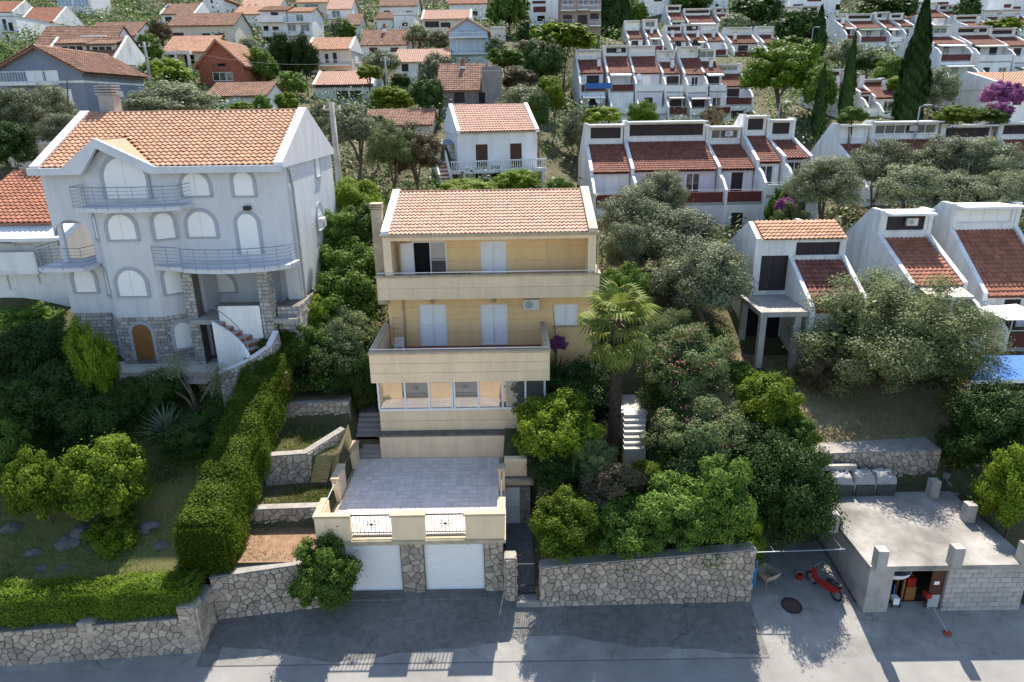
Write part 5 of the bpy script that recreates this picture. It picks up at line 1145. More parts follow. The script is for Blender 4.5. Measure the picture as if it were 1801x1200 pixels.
for v in range(3):
    rs = random.Random(v+5); m = MB(); b = [(rs.uniform(-.25, .25)*k*.5, rs.uniform(-.25, .25)*k*.5, k/4) for k in range(5)]; b[0] = (0, 0, -.15)
    m.tube(b, [.13, .1, .085, .075, .06], 7)
    for k in range(5):
        a = rs.uniform(0, 6.28); z0 = rs.uniform(.45, .9); p0 = Vector(b[min(4, int(z0*4))]); e = p0+Vector((math.cos(a)*.8, math.sin(a)*.8, rs.uniform(.35, .75)))
        m.tube([p0, (p0+e)/2+Vector((0, 0, .08)), e], [.055, .04, .015], 5)
    me = m.mesh('trunk'); me.materials.append(M_bark); me.polygons.foreach_set('use_smooth', [True]*len(me.polygons)); TRUNK.append(me)
tcount = 0
def tree(px, py, rx, ry, Y, kind, label, name='tree', cat='tree', group=None, lod=None, zbase=None):
    global tcount
    tcount += 1; C = PY(px, py, Y); d = depth(Y, C.z); Rx = rx*d/F*1.12; Rz = ry*d/F*1.12
    zg = ground(C.x, C.y) if zbase is None else zbase
    if lod is None: lod = 3 if Rx > 4 and Y < 45 else 2 if (Y < 56 and Rx > 1.3) or Y < 40 else 0 if Y < 112 else 1
    if cat == 'bush':
        top = C.z+Rz; Rz = max(Rz, (top-zg)/2+.1) if top-zg < 5*Rz else Rz; C.z = top-Rz
    t = thing(name, label, cat, (C.x, C.y, zg), 0, group)
    h = max(.4, C.z-zg); tr = _link0('trunk' if cat == 'tree' else 'stem', TRUNK[tcount % 3], t); tw = min(Rx, Rz)*(.55 if cat == 'tree' else .35); tr.scale = (max(.35, tw), max(.35, tw), h); tr.rotation_euler = (0, 0, tcount*1.3)
    pr = proto(kind, lod); c = _link0('crown' if cat == 'tree' else 'foliage', pr[tcount % len(pr)], t); c.location = (0, 0, C.z-zg); c.rotation_euler = (0, 0, tcount*2.4)
    dy = (Rx+Rz)/2; k = 1.0; c.scale = (Rx*k, dy*k, Rz*k)
    if kind != 'cypress': c.scale = ((Rx+dy)/2, (Rx+dy)/2, Rz)
    else: c.scale = (Rx, Rx, Rz)
    return t
def bush(px, py, rx, ry, Y, kind, label, **k): return tree(px, py, rx, ry, Y, kind, label, name=k.pop('name', 'bush'), cat=k.pop('cat', 'bush'), **k)
VEG_T = [
 (300,182,84,34,60,'olive','wide grey olive tree behind the ridge of the pale grey house'),
 (40,205,50,48,50,'olive','grey olive tree in front of the blue grey house windows'),
 (88,192,46,40,53,'olive','grey olive tree in front of the balcony of the blue grey house'),
 (115,232,52,32,46,'olive','low olive crown beside the gable parapet of the pale grey house'),
 (20,262,45,48,45,'dark','dark tree above the red roof of the awning house'),
 (8,150,14,14,66,'dark','dark tree beside the blue grey house roof'),
 (295,132,46,26,84,'lime','bright green tree beside the tall utility pole'),
 (262,88,22,26,92,'broad','green tree behind the dormer house gable'),
 (280,58,20,22,104,'bronze','flowering tree beside the long ochre roof'),
 (497,106,20,48,98,'dark','broad dark conifer near the brick house with a twin'),
 (535,104,18,46,97,'dark','broad dark conifer touching the orange roofed house with a twin'),
 (458,122,28,34,92,'broad','green tree between the brick house and the dark conifers'),
 (440,90,22,22,106,'olive','grey green tree behind the brick house'),
 (516,150,26,22,84,'broad','dark green fig tree beside the veranda house'),
 (505,182,22,18,74,'lime','bright tree beside the wavy brown roof'),
 (461,186,16,18,72,'broad','rounded tree at the gable of the wavy brown roof'),
 (425,190,24,10,70,'lime','low bright tree under the wavy brown roof'),
 (600,52,22,20,135,'olive','grey olive below the pink speckled roof'),
 (612,58,14,18,132,'broad','green tree below the pink speckled roof'),
 (672,110,34,22,104,'olive','grey green tree between the two pink roofed houses'),
 (650,130,24,14,96,'lime','low bright tree beside the orange roofed balcony house'),
 (735,62,26,18,124,'olive','olive tree beside the blue glazed house'),
 (770,72,22,16,122,'olive','olive tree under the wide cream house'),
 (893,18,34,40,138,'broad','big green tree beside the red banded white house'),
 (770,130,36,34,88,'olive','silvery tree against the left wall of the unplastered house'),
 (692,176,44,24,80,'lime','bright spreading tree beside the veranda house'),
 (752,170,30,36,78,'dark','dark tree in front of the unplastered house'),
 (705,145,18,16,92,'dark','square clipped dark tree below the pink roofed house'),
 (890,104,38,20,96,'broad','glossy green tree beside the blue glazed house'),
 (870,82,18,16,112,'olive','small tree beside the cream shed'),
 (958,112,36,46,92,'dark','tall dark tree beside the long white flank'),
 (925,60,18,22,120,'dark','dark conifer below the red banded house'),
 (990,68,62,28,112,'lime','flat topped feathery acacia below the brown apartments'),
 (935,86,36,18,104,'bronze','brownish tree under the acacia'),
 (912,142,36,24,88,'bronze','rusty tree beside the grey cement annex'),
 (965,150,22,16,86,'lime','bright laurel above the little lane'),
 (915,188,46,34,76,'olive','round olive behind the small white house'),
 (948,200,16,36,72,'dark','slim dark tree beside the lane'),
 (975,175,16,26,80,'lime','bush like tree at the foot of the long white flank'),
 (1070,28,32,48,150,'cypress','dark cypress group tree beside the brown apartments'),
 (1096,30,16,46,150,'cypress','slim dark cypress beside the third row'),
 (1120,26,18,24,158,'broad','green tree behind the slim cypress of the third row'),
 (1215,5,40,28,165,'dark','dark pine at the hilltop between white buildings'),
 (1330,22,50,34,158,'dark','large dark pine above the third row end'),
 (1290,42,30,16,150,'olive','pale shrubby tree at the end of the fourth row'),
 (1405,52,42,34,128,'dark','dark round tree behind the umbrella pine'),
 (1440,60,14,36,125,'cypress','short cypress beside the street lamp'),
 (1390,82,40,16,118,'broad','clipped green tree behind the umbrella pine crown'),
 (1377,132,78,54,86,'pine','umbrella pine with rounded bright crown above the middle row'),
 (1440,160,26,40,80,'broad','loose green tree beside the umbrella pine'),
 (1493,142,13,66,76,'cypress','slim tall cypress in front of the short terraced row'),
 (1443,178,12,52,73,'cypress','slimmer cypress closest to the umbrella pine'),
 (1611,118,27,100,74,'cypress','tallest cypress rising before the upper right terraces'),
 (1485,96,34,26,104,'olive','grey green tree behind the slim tall cypress'),
 (1525,112,30,20,98,'dark','dark tree above the short terraced row'),
 (1570,128,34,26,90,'broad','green tree beside the tallest cypress'),
 (1575,152,26,16,84,'lime','bright low tree beside the tallest cypress'),
 (1650,160,36,40,80,'olive','grey olive beside the tallest cypress'),
 (1560,18,60,26,150,'dark','dark wood tree at the hilltop above the cypress rows'),
 (1700,20,22,26,150,'dark','dark tree between the red banded hilltop buildings'),
 (1765,46,36,14,135,'lime','light green tree below the red banded hilltop building'),
 (1455,328,70,54,50,'olive','dense olive tree of the grove next to the middle row'),
 (1545,295,64,48,53,'olive','olive tree with open crown in the olive grove'),
 (1600,335,70,46,49,'olive','middle olive tree of the grove with forked trunk'),
 (1660,290,70,50,53,'olive','tall olive tree at the back of the grove'),
 (1730,292,62,50,52,'olive','olive tree of the grove before the white flank'),
 (1690,342,68,38,48,'olive','low olive tree at the front of the grove'),
 (1772,345,50,46,46,'olive','olive tree of the grove beside the clipped hedge'),
 (1118,385,70,60,46,'olive','grey olive tree close behind the cream house gable'),
 (1165,345,52,46,48,'olive','tall grey olive in front of the middle row'),
 (1190,432,88,64,43,'olive','broad grey olive between the cream house and the end house'),
 (1100,440,40,50,42,'olive','shaded olive beside the cream house balcony'),
 (1240,492,88,72,38.2,'olive','olive tree with leaning trunk in front of the concrete porch'),
 (1570,598,176,120,34.5,'olive_g','great spreading olive tree in front of the lowest terraced row'),
 (1350,715,58,56,30,'hedge' if False else 'lime','bright green small tree beside the dry yard'),
 (625,228,52,44,58,'olive','silver tree behind the flank of the pale grey house'),
 (570,215,36,34,60,'olive','silver tree beside the utility pole'),
 (690,262,44,50,54,'oleander','pale flowering tree under the long brown roof'),
 (730,270,50,54,56,'bronze','dark bronze tree beside the small white house'),
 (660,222,22,20,64,'dark','small dark tree under the long brown roof'),
 (625,358,50,42,46,'lime','bright tree beside the flank of the pale grey house'),
 (640,400,46,44,43,'broad','leafy tree behind the chimney of the cream house'),
 (600,415,44,46,42,'broad','leafy tree against the flank of the pale grey house'),
]
VEG_B = [
 (70,838,50,52,25.1,'lime','yellow green rounded shrub, smaller of two on the lawn'),
 (185,830,70,62,25.3,'lime','yellow green rounded shrub, larger of two on the lawn'),

 (210,948,54,50,24.6,'lime','bushy yellow green shrub above the low clipped hedge'),
 (45,620,70,52,31.5,'dark','dark evergreen shrub beside the stone based house'),
 (110,690,80,58,29.8,'dark','dark shrub mass in front of the patio'),
 (25,720,60,60,28.6,'dark','dark shrub beside the hedge of the awning house'),
 (5,800,40,70,26.5,'broad','green shrub at the lawn edge far from the long hedge'),
 (50,560,60,26,35,'broad','clipped hedge under the balcony of the awning house'),
 (155,600,22,46,30.5,'lime','upright yellow shrub growing out of the dark shrubs'),
 (285,690,48,46,31,'dark','dark shrub under the thin olive tree'),
 (335,775,55,38,28.4,'dark','dark low shrub beside the long clipped hedge'),
 (235,700,40,40,30.5,'dark','dark shrub before the patio edge'),
 (612,470,60,52,40,'broad','leafy shrub beside the cream house chimney'),
 (610,530,62,56,37.6,'broad','twiggy green shrub beside the upper balcony'),
 (560,560,46,44,36.5,'lime','light green shrub at the flank of the pale house'),
 (612,600,58,58,35.3,'olive_g','twiggy shrub beside the lower balcony'),
 (545,615,46,50,34.3,'broad','green shrub behind the top of the long hedge'),
 (585,650,56,46,33.4,'dark','shaded green shrub above the upper stone wall'),
 (640,655,26,40,33.2,'dark','shaded shrub beside the paved steps'),
 (567,990,54,52,23.0,'broad','leafy shrub leaning over the left garage door'),
 (975,760,78,74,28.6,'lime','yellow green climbing shrub beside the glazed veranda'),
 (985,830,60,46,27.4,'dark','shaded foliage under the yellow green climber'),
 (1208,640,80,70,31.5,'oleander','grey green oleander with pink flowers beside the palm'),
 (1178,572,48,40,33.6,'oleander','tall oleander behind the palm crown'),
 (1225,770,92,84,28.6,'oleander','large oleander above the retaining wall'),
 (1000,915,68,52,23.8,'hedge','clipped green shrub beside the iron gate'),
 (1085,860,66,56,25.6,'bronze','greyish twiggy shrub above the retaining wall'),
 (1100,925,66,46,23.75,'broad','dense green shrub on the middle of the retaining wall'),
 (1185,900,74,66,23.9,'broad','tall green shrub on the retaining wall'),
 (1268,880,54,80,23.9,'broad','dark leafy shrub at the yard end of the retaining wall'),
 (1388,880,74,112,25.9,'dark','tall ivy covered dark shrub beside the concrete garage'),
 (1330,830,60,90,27.8,'dark','dark shrub between the oleander and the ivy'),
 (1400,770,40,40,28.8,'broad','green shrub at the end of the stone retaining wall'),
 (1748,752,80,84,28.2,'dark','dark broad shrub beside the stone steps'),
 (1790,860,46,80,25,'lime','yellow lit shrub above the concrete garage corner'),
 (1440,640,40,24,33.6,'bronze','dry shrub under the great olive tree'),
 (1395,375,34,22,52,'oleander','white flowering shrub behind the short tiled roof'),
 (1378,350,20,26,55,'pink' if False else 'broad','green shrub below the middle row end'),
 (1100,500,40,40,37.5,'broad','green shrub beside the upper balcony'),
 (1075,560,36,36,36,'broad','green shrub behind the palm'),
 (905,315,48,20,59,'lime','light shrub in front of the small white house'),
 (820,330,60,14,52,'lime','creeper above the roof ridge of the cream house'),
 (985,325,30,14,56,'broad','low shrub beside the small white house'),
 (1060,205,40,16,74,'lime','light green shrub above the middle row'),
 (1020,205,30,18,76,'olive','grey shrub beside the lane'),
 (1130,195,28,20,84,'pine','small pine before the upper row'),
 (1255,205,22,20,72,'bronze','yucca like shrub above the middle row'),
 (1680,205,40,18,66,'lime','bright shrub behind the olive grove row'),
 (1500,205,26,16,66,'broad','green shrub before the short terraced row'),
 (1740,205,34,18,66,'broad','green shrub under the bougainvillea'),
 (1765,168,36,24,68,'purple','purple bougainvillea before the tall white flank'),
 (1755,195,26,16,66,'purple','lower purple bougainvillea spilling over the wall'),
 (982,606,17,16,33.8,'purple','purple bougainvillea beside the lower balcony'),
 (1040,690,44,60,33.2,'dark','dark shrub against the cream house below the bougainvillea'),
 (1000,680,40,50,32.6,'dark','dark creeper under the bougainvillea'),
 (1140,845,46,36,26.6,'hedge','green shrub at the foot of the garden stair'),
 (1045,810,40,40,27.0,'oleander','grey shrub beside the garden stair foot'),
 (1290,760,50,60,29.6,'oleander','oleander beside the bright small tree'),
 (1310,930,30,40,24.6,'hedge','shrub over the end of the retaining wall'),
 (160,735,60,40,28.6,'dark','dark shrub behind the yellow green garden trees'),
 (95,600,50,40,32.6,'dark','dark shrub against the stone base'),
 (1690,790,40,50,29.2,'dark','dark shrub beside the stone steps'),
 (1380,362,18,14,53,'purple','pink bougainvillea at the end of the middle row'),
 (1795,420,16,14,44,'hedge','clipped hedge beside the lowest row'),
 (1300,660,30,24,34,'broad','low green shrub in front of the concrete porch'),
]
for a in VEG_T: tree(*a)
for a in VEG_B: bush(*a)
# pink flowers on the oleanders
for px, py, rx, ry, Y in ((1208,640,80,70,31.3), (1225,740,80,60,28.4)):
    g = np.random.default_rng(px); C = PY(px, py, Y); d = depth(Y, C.z); P, N = crown_points(330, 30, .25, g, (.5, .9)); P = P[P[:, 1] < .3]
    V = leaves(P*[rx*d/F, rx*d/F, ry*d/F], np.tile([0, -.6, .8], (len(P), 1))+g.normal(size=(len(P), 3))*.4, .075, .9, g)
    host = min([o for o in bpy.data.objects if o.type == 'EMPTY' and o.get('category') == 'bush' and 'oleander' in o.get('label', '')], key=lambda o: (o.location.x-C.x)**2+(o.location.y-C.y)**2)
    o = _link0('flowers', lv_mesh('flowers', V, LM['pink']), host, 'stuff'); o.location = C-host.location
# hedges ----------------------------------------------------------
def hedge(name, label, pts, half, zlo, zhi, n, size, seed, kind='hedge', lump=.18):
    """leaf covered hedge along pts (x, y); zlo/zhi give bottom and top at each point"""
    g = np.random.default_rng(seed); P = np.array(pts, float); L = np.r_[0, np.cumsum(np.linalg.norm(np.diff(P, axis=0), axis=1))]
    t = g.uniform(0, L[-1], n); cx = np.interp(t, L, P[:, 0]); cy = np.interp(t, L, P[:, 1]); lo = np.interp(t, L, zlo); hi = np.interp(t, L, zhi)
    dx = np.gradient(np.interp(np.linspace(0, L[-1], 200), L, P[:, 0])); dy = np.gradient(np.interp(np.linspace(0, L[-1], 200), L, P[:, 1])); k = (t/L[-1]*199).astype(int)
    tx, ty = dx[k], dy[k]; q = np.hypot(tx, ty); tx, ty = tx/q, ty/q; nx, ny = ty, -tx
    h = half*(1+.04*np.sin(t*1.7)+.03*np.sin(t*4.1+1)); hh = (hi-lo)*(1+.02*np.sin(t*2.3+.6)+.02*np.sin(t*5.3))
    f = g.integers(0, 5, n); s = g.uniform(-1, 1, n); v = g.uniform(0, 1, n)
    top = f < 2; a = np.where(top, s, np.where(f % 2 == 0, 1., -1.)); z = np.where(top, 1., v)
    rnd = 1-.10*(np.maximum(0, np.abs(a)-.7)/.3)**2*(z > .75)
    a = a*rnd; z = z*np.where(top, 1-.12*np.maximum(0, np.abs(s)-.6)/.4, 1)
    bump = g.normal(0, lump*.35, n)+lump*.3*np.sin(t*3.1+a*4+z*3)
    X = cx+nx*a*(h+bump*np.where(top, 0, 1)); Y = cy+ny*a*(h+bump*np.where(top, 0, 1)); Z = lo+hh*z+bump*np.where(top, 1, 0)
    e = g.uniform(0, 1, n) < (2.2*half/L[-1])*.9; ee = e & ~top; sd = np.where(g.uniform(0, 1, n) < .7, 0., 1.)
    X = np.where(ee, P[0, 0]*(1-sd)+P[-1, 0]*sd+nx*s*half-tx*(.1+bump)*(1-2*sd), X); Y = np.where(ee, P[0, 1]*(1-sd)+P[-1, 1]*sd+ny*s*half-ty*(.1+bump)*(1-2*sd), Y)
    Z = np.where(ee, np.where(sd > .5, zlo[-1]+(zhi[-1]-zlo[-1])*v, zlo[0]+(zhi[0]-zlo[0])*v), Z)
    Nn = np.c_[np.where(top, 0, nx*np.sign(a)), np.where(top, 0, ny*np.sign(a)), np.where(top, 1., .3)]+g.normal(size=(n, 3))*.36
    o = thing(name, label, 'hedge', (pts[0][0], pts[0][1], zlo[0])); V = leaves(np.c_[X, Y, Z], Nn, size, .55, g)
    c = _link0('foliage', lv_mesh('foliage', V, LM[kind]), o); c.location = -o.location
    core = MB(); rings = []
    for i, (x, y) in enumerate(pts):
        j = min(i, len(pts)-2); d = Vector((pts[j+1][0]-pts[j][0], pts[j+1][1]-pts[j][1])).normalized(); nn = Vector((d.y, -d.x))*half*.72; top_ = zlo[i]+(zhi[i]-zlo[i])*.88
        rings.append([(x-nn.x, y-nn.y, zlo[i]), (x+nn.x, y+nn.y, zlo[i]), (x+nn.x, y+nn.y, top_), (x-nn.x, y-nn.y, top_)])
    vs = [p for r_ in rings for p in r_]; fs = [(0,1,2,3), tuple(len(vs)-4+i for i in (3,2,1,0))]
    for i in range(len(rings)-1): fs += [(i*4+k_, i*4+(k_+1) % 4, i*4+4+(k_+1) % 4, i*4+4+k_) for k_ in range(4)]
    core.add(vs, fs); k_ = core.build('dark_core', LM['dark'], o); k_.location = -o.location  # solid core in dark leaf colour, painting the hedge's inner shade
    return o
gz = lambda x, y: ground(x, y)
ys = [22.9, 25.4, 27.6, 29.8, 32, 34.2]
hedge('hedge', 'long tall clipped hedge climbing the slope between the two gardens', [(-12.35, y) for y in ys], 1.0, [gz(-12.9, y)-.2 for y in ys], [gz(-12.9, y)+2.15-.04*i for i, y in enumerate(ys)], 115000, .085, 5)
hedge('hedge', 'low clipped hedge along the top of the roadside stone wall', [(-34, 21.0), (-24, 21.45), (-16, 21.85), (-12.5, 22.05)], .62, [.2, .35, .5, .7], [2.1, 2.15, 2.15, 2.2], 90000, .078, 6)
hedge('hedge', 'trimmed dark hedge at the foot of the awning house', [(-33, 33.2), (-24.4, 33.4)], .7, [5.6, 5.8], [7.6, 7.7], 12000, .1, 8, kind='dark')
# palm ------------------------------------------------------------
PB = PY(1078, 790, 29.8); PT = PY(1076, 560, 29.8); zg = ground(PB.x, PB.y)
PM = thing('palm_tree', 'fan palm with shaggy trunk beside the garden stair', 'tree', (PB.x, PB.y, min(zg, PB.z)))
hgt = PT.z-PM.location.z
m = MB(); m.tube([(0, 0, -.2), (.03, 0, hgt*.35), (.0, 0, hgt*.7), (0, 0, hgt)], [.36, .30, .27, .34], 12)
for k in range(90):
    a = k*2.4; z = .3+(hgt-.5)*k/90; r = .3; m.tube([(math.cos(a)*r*.9, math.sin(a)*r*.9, z), (math.cos(a)*(r+.14), math.sin(a)*(r+.14), z+.12)], [.05, .02], 4)
m.build('trunk', mat('palm_bark', (.055,.042,.03), .95, .3, 6., .5, 30), PM)
def fan_mesh(L, n=16, R_=.85, droop=.25):
    V = []; Fc = []
    V += [(0, -.02, 0), (0, .02, 0), (L, .015, 0), (L, -.015, 0)]; Fc.append((0, 1, 2, 3))
    for k in range(n):
        a = R(-112+224*k/(n-1)); r = R_*(1-.25*abs(a)/2); w = .055
        p0 = Vector((L, 0, 0)); d = Vector((math.cos(a), math.sin(a), 0)); s = Vector((-d.y, d.x, 0))
        mid = p0+d*r*.6+Vector((0, 0, .05)); tip = p0+d*r+Vector((0, 0, -droop*r))
        i = len(V); V += [p0, mid+s*w+Vector((0, 0, .02)), tip, mid-s*w+Vector((0, 0, .02))]; Fc.append((i, i+1, i+2, i+3))
    me = bpy.data.meshes.new('frond'); me.from_pydata([tuple(v) for v in V], [], Fc); me.materials.append(leafmat('palm_leaf', (.11,.16,.03), (.25,.27,.06), .3)); return me
fm = [fan_mesh(1.0), fan_mesh(1.15, 18, .95, .4)]
for k in range(44):
    o = _link0('frond', fm[k % 2], PM); el = 72-k*3.3+random.uniform(-10, 10); az = k*137.5
    o.location = (0, 0, hgt-.1-(.5 if el < -15 else 0)); o.rotation_euler = (R(random.uniform(-15, 15)), R(-el), R(az)); o.scale = (1.02,)*3
# yucca and cycad ---------------------------------------------------
def rosette(px, py, Y, n, L, label, name, m, w=.05, els=(15, 80)):
    p = PY(px, py, Y); z = ground(p.x, p.y); t = thing(name, label, 'plant', (p.x, p.y, z))
    me = MB(); me.add([(0,-w,0),(0,w,0),(L*.5,w*.8,.12*L),(L*.5,-w*.8,.12*L),(L,0,-.05*L)], [(0,1,2,3),(3,2,4)]); me = me.mesh('leaf'); me.materials.append(m)
    for k in range(n):
        o = _link0('leaf', me, t); el = els[0]+(els[1]-els[0])*(k/n)**.8; o.rotation_euler = (0, R(-el), R(k*137.5)); s = random.uniform(.75, 1.1); o.scale = (s, s, s); o.location = (0, 0, .3)
    MB().tube([(0,0,-.1),(0,0,.4)], [.2,.14], 8).build('stem', M_bark, t)
rosette(295, 760, 28.9, 90, 1.9, 'large spiky yucca with long grey green leaves beside the lawn', 'yucca', leafmat('yucca_leaf', (.09,.12,.07), (.18,.22,.14), .1))
rosette(180, 690, 30.6, 60, 1.5, 'dark cycad with feathery arching leaves in front of the patio', 'cycad', LM['dark'], .09, (5, 65))
rosette(430, 1010, 22.9, 26, .9, 'small strap leaved plant at the corner pier', 'strap_plant', LM['broad'], .04, (20, 80))
# thin olive with bare limbs on the garden edge
p = PY(352, 735, 30.6); z = ground(p.x, p.y)
T = thing('tree', 'thin pruned olive tree with bare limbs in front of the curved stair', 'tree', (p.x, p.y, z)); m = MB(); tips = []
for a, l, h_ in ((0, 1.2, 2.3), (130, 1.4, 2.5), (230, 1.0, 2.8), (320, 1.5, 2.0), (180, 1.9, 2.2)):
    e = Vector((math.cos(R(a))*l, math.sin(R(a))*l*.6, h_)); m.tube([(0,0,-.1), (e.x*.25, e.y*.25, h_*.45), e], [.11, .07, .03], 6); tips.append(e)
m.build('trunk', M_bark, T, smooth=True); g = np.random.default_rng(9); V = []
for e in tips:
    Pp = sph(900, g)*(g.uniform(0, 1, (900, 1))**.4)*.62+np.array(e); V.append(leaves(Pp, Pp-np.array(e)+g.normal(size=(900, 3))*.4, .08, .35, g))
_link0('crown', lv_mesh('crown', np.concatenate(V), LM['olive']), T)
# scrub on the open hillside and ground cover ------------------------
def scrub(name, npt, region, size, hgt, leaf, nl, mats, seed, rect=False):
    g = np.random.default_rng(seed); V = []; pts = []
    foot = [(h['ox']-h['W']/2-1, h['ox']+h['W']/2+1, h['Y']-2.2, h['Y']+h['D']+.5) for h in HOUSES]
    for r_ in ROWS:
        a = PY(r_['units'][0][0], r_['units'][0][2], r_['Y']).x; b = PY(r_['units'][-1][1], r_['units'][-1][2], r_['Y']).x; foot.append((a-1, b+1, r_['Y']-3.2*r_['levels']-1, r_['Y']+10.5))
    foot += [(-24.5, -10.5, 32.5, 45), (-7, 5, 30, 43), (CX.x-6, CX.x+5, 62, 73), (12.5, 21, 34.5, 46), (3, 5.5, 66, 110)]
    while len(pts) < npt:
        y = region[2]+(region[3]-region[2])*g.uniform()**.8; x = g.uniform(-1, 1)*(y*.86+4)
        if rect:
            x = g.uniform(region[0], region[1])
            if not (4.2 < x < 6.8 and 27.6 < y < 34): pts.append((x, y))
            continue
        if not (region[0] < x < region[1]): continue
        if any(a < x < b and c < y < d for a, b, c, d in foot): continue
        pts.append((x, y))
    hz = hillv(pts)
    for (x, y), z in zip(pts, hz):
        s = size*g.uniform(.5, 1.4)*(1+.006*max(0, y-50)); h_ = hgt*g.uniform(.4, 1.4); Pp = sph(nl, g)*(g.uniform(0, 1, (nl, 1))**.4); Pp[:, 2] = np.abs(Pp[:, 2])
        N = Pp+g.normal(size=(nl, 3))*.5+[0, 0, .4]; V.append(leaves(Pp*[s, s, h_]+[x, y, z-.1], N, leaf*(1+.005*max(0, y-50)), .55, g))
    k = len(V)//len(mats)
    for i, mm in enumerate(mats):
        o = _link0(name, lv_mesh(name, np.concatenate(V[i::len(mats)]), LM[mm]), None, 'stuff')
scrub('hillside_scrub', 4600, (-200, 200, 46, 235), 2.7, 2.5, .33, 84, ['broad', 'olive', 'dark'], 3)
scrub('garden_undergrowth', 700, (-40, 40, 34, 60), 1.0, 1.1, .20, 110, ['broad', 'bronze'], 4)
scrub('garden_undergrowth', 150, (1.4, 9.4, 23.35, 34), .75, .8, .12, 260, ['broad', 'dark', 'oleander'], 14, rect=True)
scrub('garden_undergrowth', 130, (-30, -13.6, 27.0, 32.6), .8, .8, .12, 260, ['dark', 'broad'], 15, rect=True)
scrub('garden_undergrowth', 150, (20.9, 48, 24, 36), 1.1, 1.0, .16, 200, ['dark', 'broad'], 16, rect=True)
scrub('garden_undergrowth', 110, (-52, -27, 22.5, 34), 1.0, 1.0, .16, 200, ['dark', 'broad'], 19, rect=True)
scrub('garden_undergrowth', 46, (-11.5, -8.4, 32.2, 41), .8, 1.0, .12, 260, ['dark', 'broad'], 17, rect=True)
scrub('garden_undergrowth', 60, (9.9, 14, 27, 36), .6, .5, .12, 160, ['dark', 'bronze'], 18, rect=True)

# grass blades --------------------------------------------------------
def grass(name, n, x0, x1, y0, y1, h, m, seed, zf=None):
    g = np.random.default_rng(seed); X = g.uniform(x0, x1, n); Y = g.uniform(y0, y1, n)
    k = np.sin(X*1.3+Y*.7)+np.sin(X*.5-Y*1.9)+g.normal(0, .8, n) > -.5; X, Y = X[k], Y[k]
    Z = np.array([zf(x, y) for x, y in zip(X, Y)]) if zf else np.array([ground(x, y, z) for x, y, z in zip(X, Y, hillv(np.c_[X, Y]))])
    a = g.uniform(0, 6.283, len(X)); hh = h*g.uniform(.4, 1.4, len(X)); w = .018; dx, dy = np.cos(a)*w, np.sin(a)*w; lx, ly = g.normal(0, .35, len(X))*hh, g.normal(0, .35, len(X))*hh
    V = np.stack([np.c_[X-dx, Y-dy, Z], np.c_[X+dx, Y+dy, Z], np.c_[X+lx+dx*.3, Y+ly+dy*.3, Z+hh], np.c_[X+lx-dx*.3, Y+ly-dy*.3, Z+hh]], 1).reshape(-1, 3)
    _link0(name, lv_mesh(name, V, m), None, 'stuff')
LM['grass'] = leafmat('grass_blade', (.10,.14,.025), (.24,.25,.07), .3); LM['straw'] = leafmat('dry_grass_blade', (.25,.20,.09), (.38,.31,.15), .2)
grass('lawn_grass', 42000, -27, -13, 22.3, 30, .11, LM['grass'], 31)
grass('dry_grass', 16000, 10, 22, 29.8, 36.5, .13, LM['straw'], 32)
grass('dry_grass', 4000, -11.5, -8.2, 26.0, 27.9, .10, LM['grass'], 33); grass('dry_grass', 2500, -11.5, -8.2, 28.6, 31.6, .12, LM['grass'], 34); grass('dry_grass', 1500, -11.5, -8.2, 23.3, 25.6, .06, LM['straw'], 35, zf=lambda x, y: 2.03)
# ============================================================ raw concrete garage at the right and its yard
RG = wthing('concrete_garage', 'unfinished raw concrete garage with block wall, open doorway and column stubs', 'garage', (17, 22.5, -.5))
gx0, gx1, gy0, gy1, gt = 14.0, 20.3, 22.45, 27.7, 1.98
dx0, dx1, dt = PY(1562, 1060, gy0).x, PY(1657, 1060, gy0).x, gt-.28
m = MB(); m.box(gx0, dx0, gy0, gy0+.3, -1, gt-.2); m.box(dx0, dx1, gy0, gy0+.3, dt, gt-.2); m.box(gx0, gx0+.25, gy0+.3, gy1, -1, gt-.2); m.box(gx0+.25, gx1, gy1-.25, gy1, -1, gt-.2); m.box(gx1-.25, gx1, gy0+.3, gy1-.25, -1, gt-.2); m.box(dx1, gx1, gy0+.06, gy0+.3, -1, gt-.2)
m.build('wall', M_conc, RG)
MB().box(gx0-.06, gx1+.06, gy0-.06, gy1+.06, gt-.198, gt).build('roof_slab', mat('roof_concrete', (.25,.235,.215), .93, .3, 1.2, .4, 25, big=.35), RG)
MB().box(gx0+.25, gx1-.25, gy0, gy1-.25, -1, -.28).build('floor', M_drive, RG)
nr = 10; bh = (gt-.2+.55)/nr
for j in range(nr):
    x = dx1+.004-(.22 if j % 2 else 0); z = -.55+j*bh
    while x < gx1-.02:
        a, b = max(x, dx1+.004), min(x+.46, gx1)
        if b-a > .08: q = MB(); q.box(a+.006, b-.006, gy0+random.uniform(-.004, .008), gy0+.058, z+.006, z+bh-.008); q.build('block', M_conc_s, RG)
        x += .466
for px, py in ((1461,910), (1638,850), (1700,893), (1545,975), (1677,970), (1799,965)):
    p = PZ(px, py+22, gt+.01); MB().box(p.x-.2, p.x+.2, p.y-.2, p.y+.2, gt+.002, gt+.85).build('column_stub', M_conc, RG)
d_ = MB().box(dx1-.55, dx1-.04, gy0+.12, gy0+.17, -.26, dt).build('door_leaf', M_brown, RG); MB().box(dx1-.52, dx1-.08, gy0+.1, gy0+.118, -.2, .45).build('metal_kick_panel', M_trim, d_); MB().box(dx1-.42, dx1-.22, gy0+.1, gy0+.118, .95, 1.1).build('notice', M_pvc, d_)
